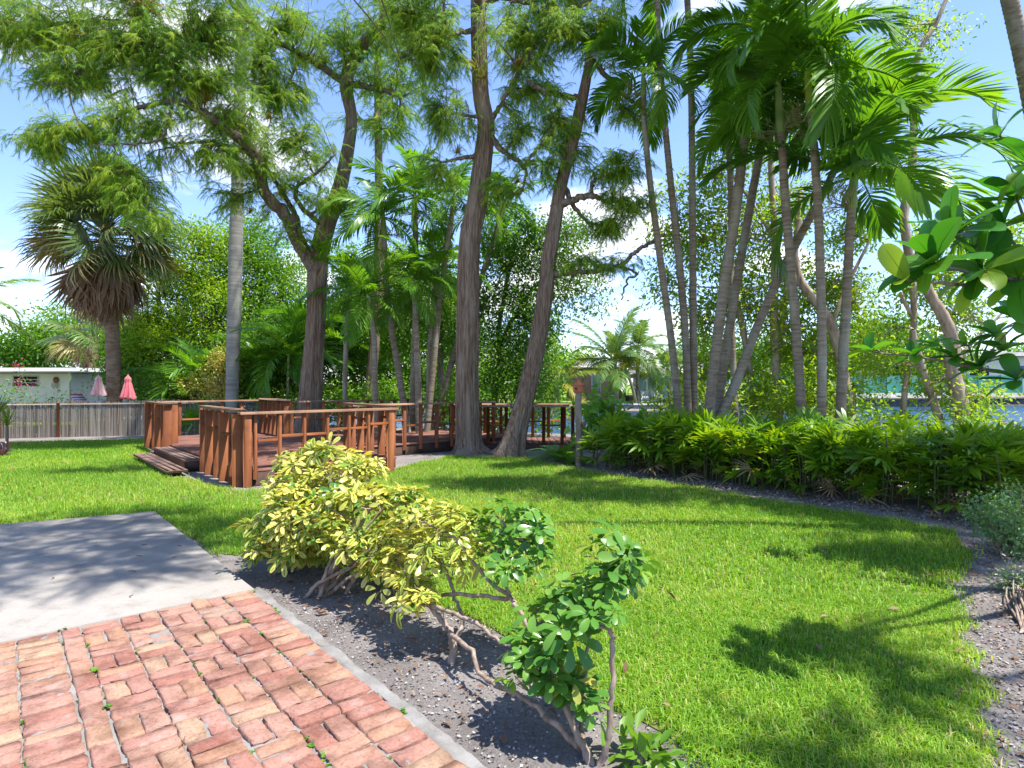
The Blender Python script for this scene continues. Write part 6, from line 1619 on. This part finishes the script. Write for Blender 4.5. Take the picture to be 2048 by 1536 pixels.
# ------------------------------------------------------------------ air plants on the cypress limbs
def air_mesh(seed, mat, n=46):
    r = np.random.default_rng(seed); mb = MB()
    for k in range(n):
        e = math.radians(r.uniform(-25, 85)); a = r.uniform(0, 6.28); l = r.uniform(.6, 1.1)
        d = np.array([math.cos(a) * math.cos(e), math.sin(a) * math.cos(e), math.sin(e)]); sd = norm(np.cross(d, [0, 0, 1.0]) + 1e-6)
        v, f = strip([[0, 0, 0], d * l * .4, d * l * .75 + [0, 0, -.10 * l], d * l + [0, 0, -.35 * l]], [.03, .026, .016, 0], sd); mb.add(v, f, r.random())
    return mb.mesh('air_plant', M_[mat])
AIR = [air_mesh(i, 'airplant') for i in range(3)]; AIRR = [air_mesh(9 + i, 'airplant_red') for i in range(2)]; STAG = air_mesh(20, 'palm', 60)
GA = 'air plants growing on the cypress trees'
for i, (px, py, D, s, red) in enumerate([(1040, 135, d2 - .42, .50, 1), (955, 140, d2 - .30, .34, 0), (968, 155, d2 - .33, .30, 0), (685, 105, d1 - .28, .36, 0), (568, 395, d1 - 1.05, .48, 0), (410, 205, d1 - 3.05, .50, 1), (440, 170, d1 - 2.9, .45, 0), (365, 295, d1 - 3.25, .34, 1), (500, 425, d1 - 1.5, .30, 1), (690, 440, d1 - .35, .32, 0), (1115, 230, d3 - .25, .26, 1),
                                         (1240, 325, d3 - .3, .36, 0), (1265, 315, d3 - .3, .28, 1), (285, 20, d1 - 3.45, .70, 1), (270, 45, d1 - 3.5, .6, 0), (1035, 365, d2 - .35, .30, 1), (860, 110, d2 - .7, .26, 1), (915, 305, d2 - .25, .30, 0), (540, 235, d1 - 1.4, .4, 1), (1225, 395, d3 - .3, .26, 1)]):
    where = 'the straight cypress' if (780 < px < 1060) else ('the leaning cypress' if px > 1060 else 'the forked cypress')
    spot = 'on the trunk of' if i in (1, 2, 3, 9) else ('hanging from the long limb of' if px < 460 and py > 150 else ('on a high dark limb of' if px < 460 else 'on a side branch of'))
    lab = f"{'large' if s > .42 else 'small'} spiky {'reddish' if red else 'grey-green'} air plant {spot} {where}"
    tag(link('air_plant', (AIRR if red else AIR)[i % 2], Matrix.Translation(P(px, py, D)) @ Matrix.Rotation(i * 1.3, 4, 'Z') @ Matrix.Scale(s, 4)), lab, 'air plant', GA)
for px, py in ((628, 492), (645, 500)):
    tag(link('strap_fern', STAG, Matrix.Translation(P(px, py, d1 - .45)) @ Matrix.Scale(.52, 4)), 'dark strap-leaved fern lodged in the fork of the cypress', 'fern', 'strap ferns in the cypress fork')

# ------------------------------------------------------------------ grass, weeds and litter
LP = np.array(LAWN)
def lawn_points(n, dmin, dmax):
    out = []; tot = 0
    while tot < n:
        D = rng.uniform(dmin, dmax, n * 2); x = rng.uniform(-1.0, 1.0, n * 2) * (D * .9 + .4); k = rng.random(n * 2) < (D / dmax)
        D, x = D[k], x[k]
        wx = .045 * np.sin(D * 9 + 3 * np.sin(x * 5)) + rng.normal(0, .035, len(x)); wy = .045 * np.sin(x * 11 + 2 * np.sin(D * 7)) + rng.normal(0, .035, len(x)); s = inpoly(x + wx, D + wy, LAWN)
        # keep blades out of the deck and thin patches bare
        rx, ry = x - DA.x, D - DA.y; a = rx * E1.x + ry * E1.y; b = rx * E2.x + ry * E2.y
        s &= ~((a > -.05) & (a < 7.2) & (b > np.where((a > 1.6) & (a < 5), -.62, -.12)) & (b < 2.55)); s &= ~((a > 1.9) & (a < 5.3) & (b > 2.4) & (b < 7.1))
        p = np.column_stack([x[s], D[s]]); out.append(p); tot += len(p)
    return np.vstack(out)[:n]
def patch(p, f=1.3, ph=0):
    return (np.sin(p[:, 0] * f * 2.1 + ph) * np.sin(p[:, 1] * f * 1.7 + 1.3 + ph) + .6 * np.sin(p[:, 0] * f * 5.3 + p[:, 1] * 3.1 * f) * np.sin(p[:, 1] * f * 6.1 + ph)) * .5
def grass(n, d0, d1_, h, w):
    p = lawn_points(n, d0, d1_); n = len(p)
    pt = patch(p)
    hh = h * rng.uniform(.5, 1.25, n) * (1 + .25 * pt); a = rng.uniform(0, 2 * math.pi, n); ln = rng.uniform(.15, 1.5, n) ** 1.15
    d = np.column_stack([np.cos(a), np.sin(a)]); b = np.column_stack([-np.sin(a), np.cos(a)]) * w
    ww = rng.uniform(.6, 1.3, (n, 1)); b = b * ww
    o = np.column_stack([p, np.full(n, .003)])
    v = np.empty((n, 5, 3))
    v[:, 0] = o; v[:, 0, :2] -= b; v[:, 1] = o; v[:, 1, :2] += b
    mid = o.copy(); mid[:, :2] += d * (hh * ln * .3)[:, None]; mid[:, 2] += hh * .62
    v[:, 2] = mid; v[:, 2, :2] += b * .75; v[:, 3] = mid; v[:, 3, :2] -= b * .75
    tip = o.copy(); tip[:, :2] += d * (hh * ln)[:, None]; tip[:, 2] += hh * np.maximum(.2, 1.05 - .42 * ln); v[:, 4] = tip
    k = np.arange(n)[:, None] * 5
    pb = patch(p, .45, 2.0); t = np.clip(.40 + .16 * pt + .36 * pb + rng.normal(0, .22, n) + (rng.random(n) < .05) * .5, 0, 1)
    return v.reshape(-1, 3), k + np.array([[0, 1, 2, 3]]), k + np.array([[3, 2, 4]]), t
gm = MB()
for args in ((56000, 1.9, 4.2, .058, .0030), (84000, 4.2, 7.5, .062, .0040), (64000, 7.5, 12, .066, .0064), (36000, 12, 18.5, .07, .0095)):
    v, q4, t3, t = grass(*args)
    if args[1] < 7: n0 = gm.n; gm.add(v, q4, t); gm.f.append(t3 + n0); gm.t.append(t)
    else: v = v.reshape(-1, 5, 3)[:, [0, 1, 4]].reshape(-1, 3); gm.add(v, np.arange(len(v)).reshape(-1, 3), t)
kind(link('grass', gm.mesh('grass', M_['grass'])), 'stuff')

# weeds in the brick joints
WEED = []
for i in range(3):
    mb = MB(); r = np.random.default_rng(i); k = 9
    scatter(mb, HEART[0], HEART[1], np.column_stack([r.normal(0, .010, (k, 2)), r.uniform(.006, .02, k)]), frames(np.column_stack([r.normal(0, 1, (k, 2)), r.uniform(0, .35, k)]), np.tile([0, 0, 1.], (k, 1)) + r.normal(0, .3, (k, 3))), r.uniform(.014, .030, k), r.random(k))
    WEED.append(mb.mesh('weed', M_['fern']))
for k in range(46):
    cu = random.choice([c[1] - .006 for c in cols[:8]]) + random.gauss(0, .006); v = random.uniform(.05, 2.4)
    if k > 36: cu, v = random.uniform(.3, 1.6), random.uniform(.0, .03)
    c = BP(cu, v, .028)
    if c.y < 2.2 or abs(c.x / c.y) > .9: continue
    tag(link('weed', random.choice(WEED), Matrix.Translation(c) @ Matrix.Rotation(random.uniform(0, 6), 4, 'Z') @ Matrix.Scale(random.uniform(.4, 1.0), 4)), 'tiny green weed sprouting from a joint of the brick patio', 'weed', 'weeds in the brick joints')
# dry leaves and twigs lying on the bed
lm = MB(); N = 420
u = rng.uniform(-1.25, -.08, N); vv2 = rng.uniform(-.2, 2.6, N)
pos = np.array([list(BP(a, b, .012 + random.random() * .012)) for a, b in zip(u, vv2)])
d = np.column_stack([rng.normal(0, 1, (N, 2)), rng.normal(0, .15, N)])
scatter(lm, LEAF4[0], LEAF4[1], pos, frames(d, np.tile([0, 0, 1.], (N, 1)) + rng.normal(0, .35, (N, 3))), rng.uniform(.015, .05, N) * (1 + .6 * (rng.random(N) < .1)), rng.random(N) ** 2)
N = 380
f = rng.random(N); pos = np.array([list(H0.lerp(H1, a) + Hn * random.uniform(-.55, .1) + Vector((0, 0, .012))) for a in f])
d = np.column_stack([rng.normal(0, 1, (N, 2)), rng.normal(0, .15, N)])
scatter(lm, LEAF4[0], LEAF4[1], pos, frames(d, np.tile([0, 0, 1.], (N, 1)) + rng.normal(0, .3, (N, 3))), rng.uniform(.03, .10, N), rng.random(N))
N = 500
D = rng.uniform(2.4, 6.5, N); px = rng.uniform(1905, 2100, N); pos = np.column_stack([(px - CX) / F * D, D, np.full(N, .012)])
scatter(lm, LEAF4[0], LEAF4[1], pos, frames(np.column_stack([rng.normal(0, 1, (N, 2)), rng.normal(0, .15, N)]), np.tile([0, 0, 1.], (N, 1)) + rng.normal(0, .3, (N, 3))), rng.uniform(.015, .05, N), rng.random(N))
M_['chips'] = leaf_mat('mulch_chip', [(0.10, 0.075, 0.06), (0.20, 0.175, 0.16), (0.28, 0.26, 0.25), (0.40, 0.38, 0.365)], 0.02, 0.9, tcol=(1, 1, 1), spec=.1)
cm = MB()
def chips(pos, a, b):
    n = len(pos); scatter(cm, LEAF2[0] * [1.4, 1, 1], LEAF2[1], pos, frames(np.column_stack([rng.normal(0, 1, (n, 2)), rng.normal(0, .25, n)]), np.tile([0, 0, 1.], (n, 1)) + rng.normal(0, .45, (n, 3))), rng.uniform(a, b, n), rng.random(n))
N = 5000; chips(np.array([list(BP(a, b, .008)) for a, b in zip(rng.uniform(-1.3, -.05, N), rng.uniform(-.3, 2.9, N))]), .006, .022)
N = 3500; chips(np.array([list(H0.lerp(H1, a) + Hn * b + Vector((0, 0, .010))) for a, b in zip(rng.random(N), rng.uniform(-.6, .1, N))]), .010, .04)
N = 4000; D = rng.uniform(2.2, 6.8, N); pxx = rng.uniform(1895, 2120, N); chips(np.column_stack([(pxx - CX) / F * D, D, np.full(N, .008)]), .008, .028)
kind(link('mulch', cm.mesh('mulch', M_['chips'])), 'stuff')
N = 150; fp = np.vstack([lawn_points(60, 2, 6), lawn_points(90, 6, 15)])
scatter(lm, LEAF4[0], LEAF4[1], np.column_stack([fp, rng.uniform(.03, .06, N)]), frames(np.column_stack([rng.normal(0, 1, (N, 2)), rng.normal(0, .3, N)]), np.tile([0, 0, 1.], (N, 1)) + rng.normal(0, .4, (N, 3))), rng.uniform(.03, .08, N), rng.random(N))
for k in range(34):
    a = Vector((random.uniform(-5.2, -2.2), random.uniform(3.6, 6.8), .054)) if k < 22 else BP(random.uniform(.1, 2), random.uniform(.1, 1.8), .046)
    if k < 22 and not inpoly(np.array([a.x]), np.array([a.y]), sp)[0]: continue
    th = random.uniform(0, 6.28); l = random.uniform(.03, .09); b_ = a + Vector((math.cos(th), math.sin(th), 0)) * l; c_ = (a + b_) / 2 + Vector((-math.sin(th), math.cos(th), 0)) * l * random.uniform(-.3, .3)
    tube(lm, [a, c_, b_], [.002, .003, .0015], 4, random.random() * .3, cap=False)
kind(link('leaf_litter', lm.mesh('leaf_litter', M_['litter'])), 'stuff')
print('tris', sum(len(m_.loops) - 2 * len(m_.polygons) for m_ in bpy.data.meshes), 'objects', len(bpy.data.objects))
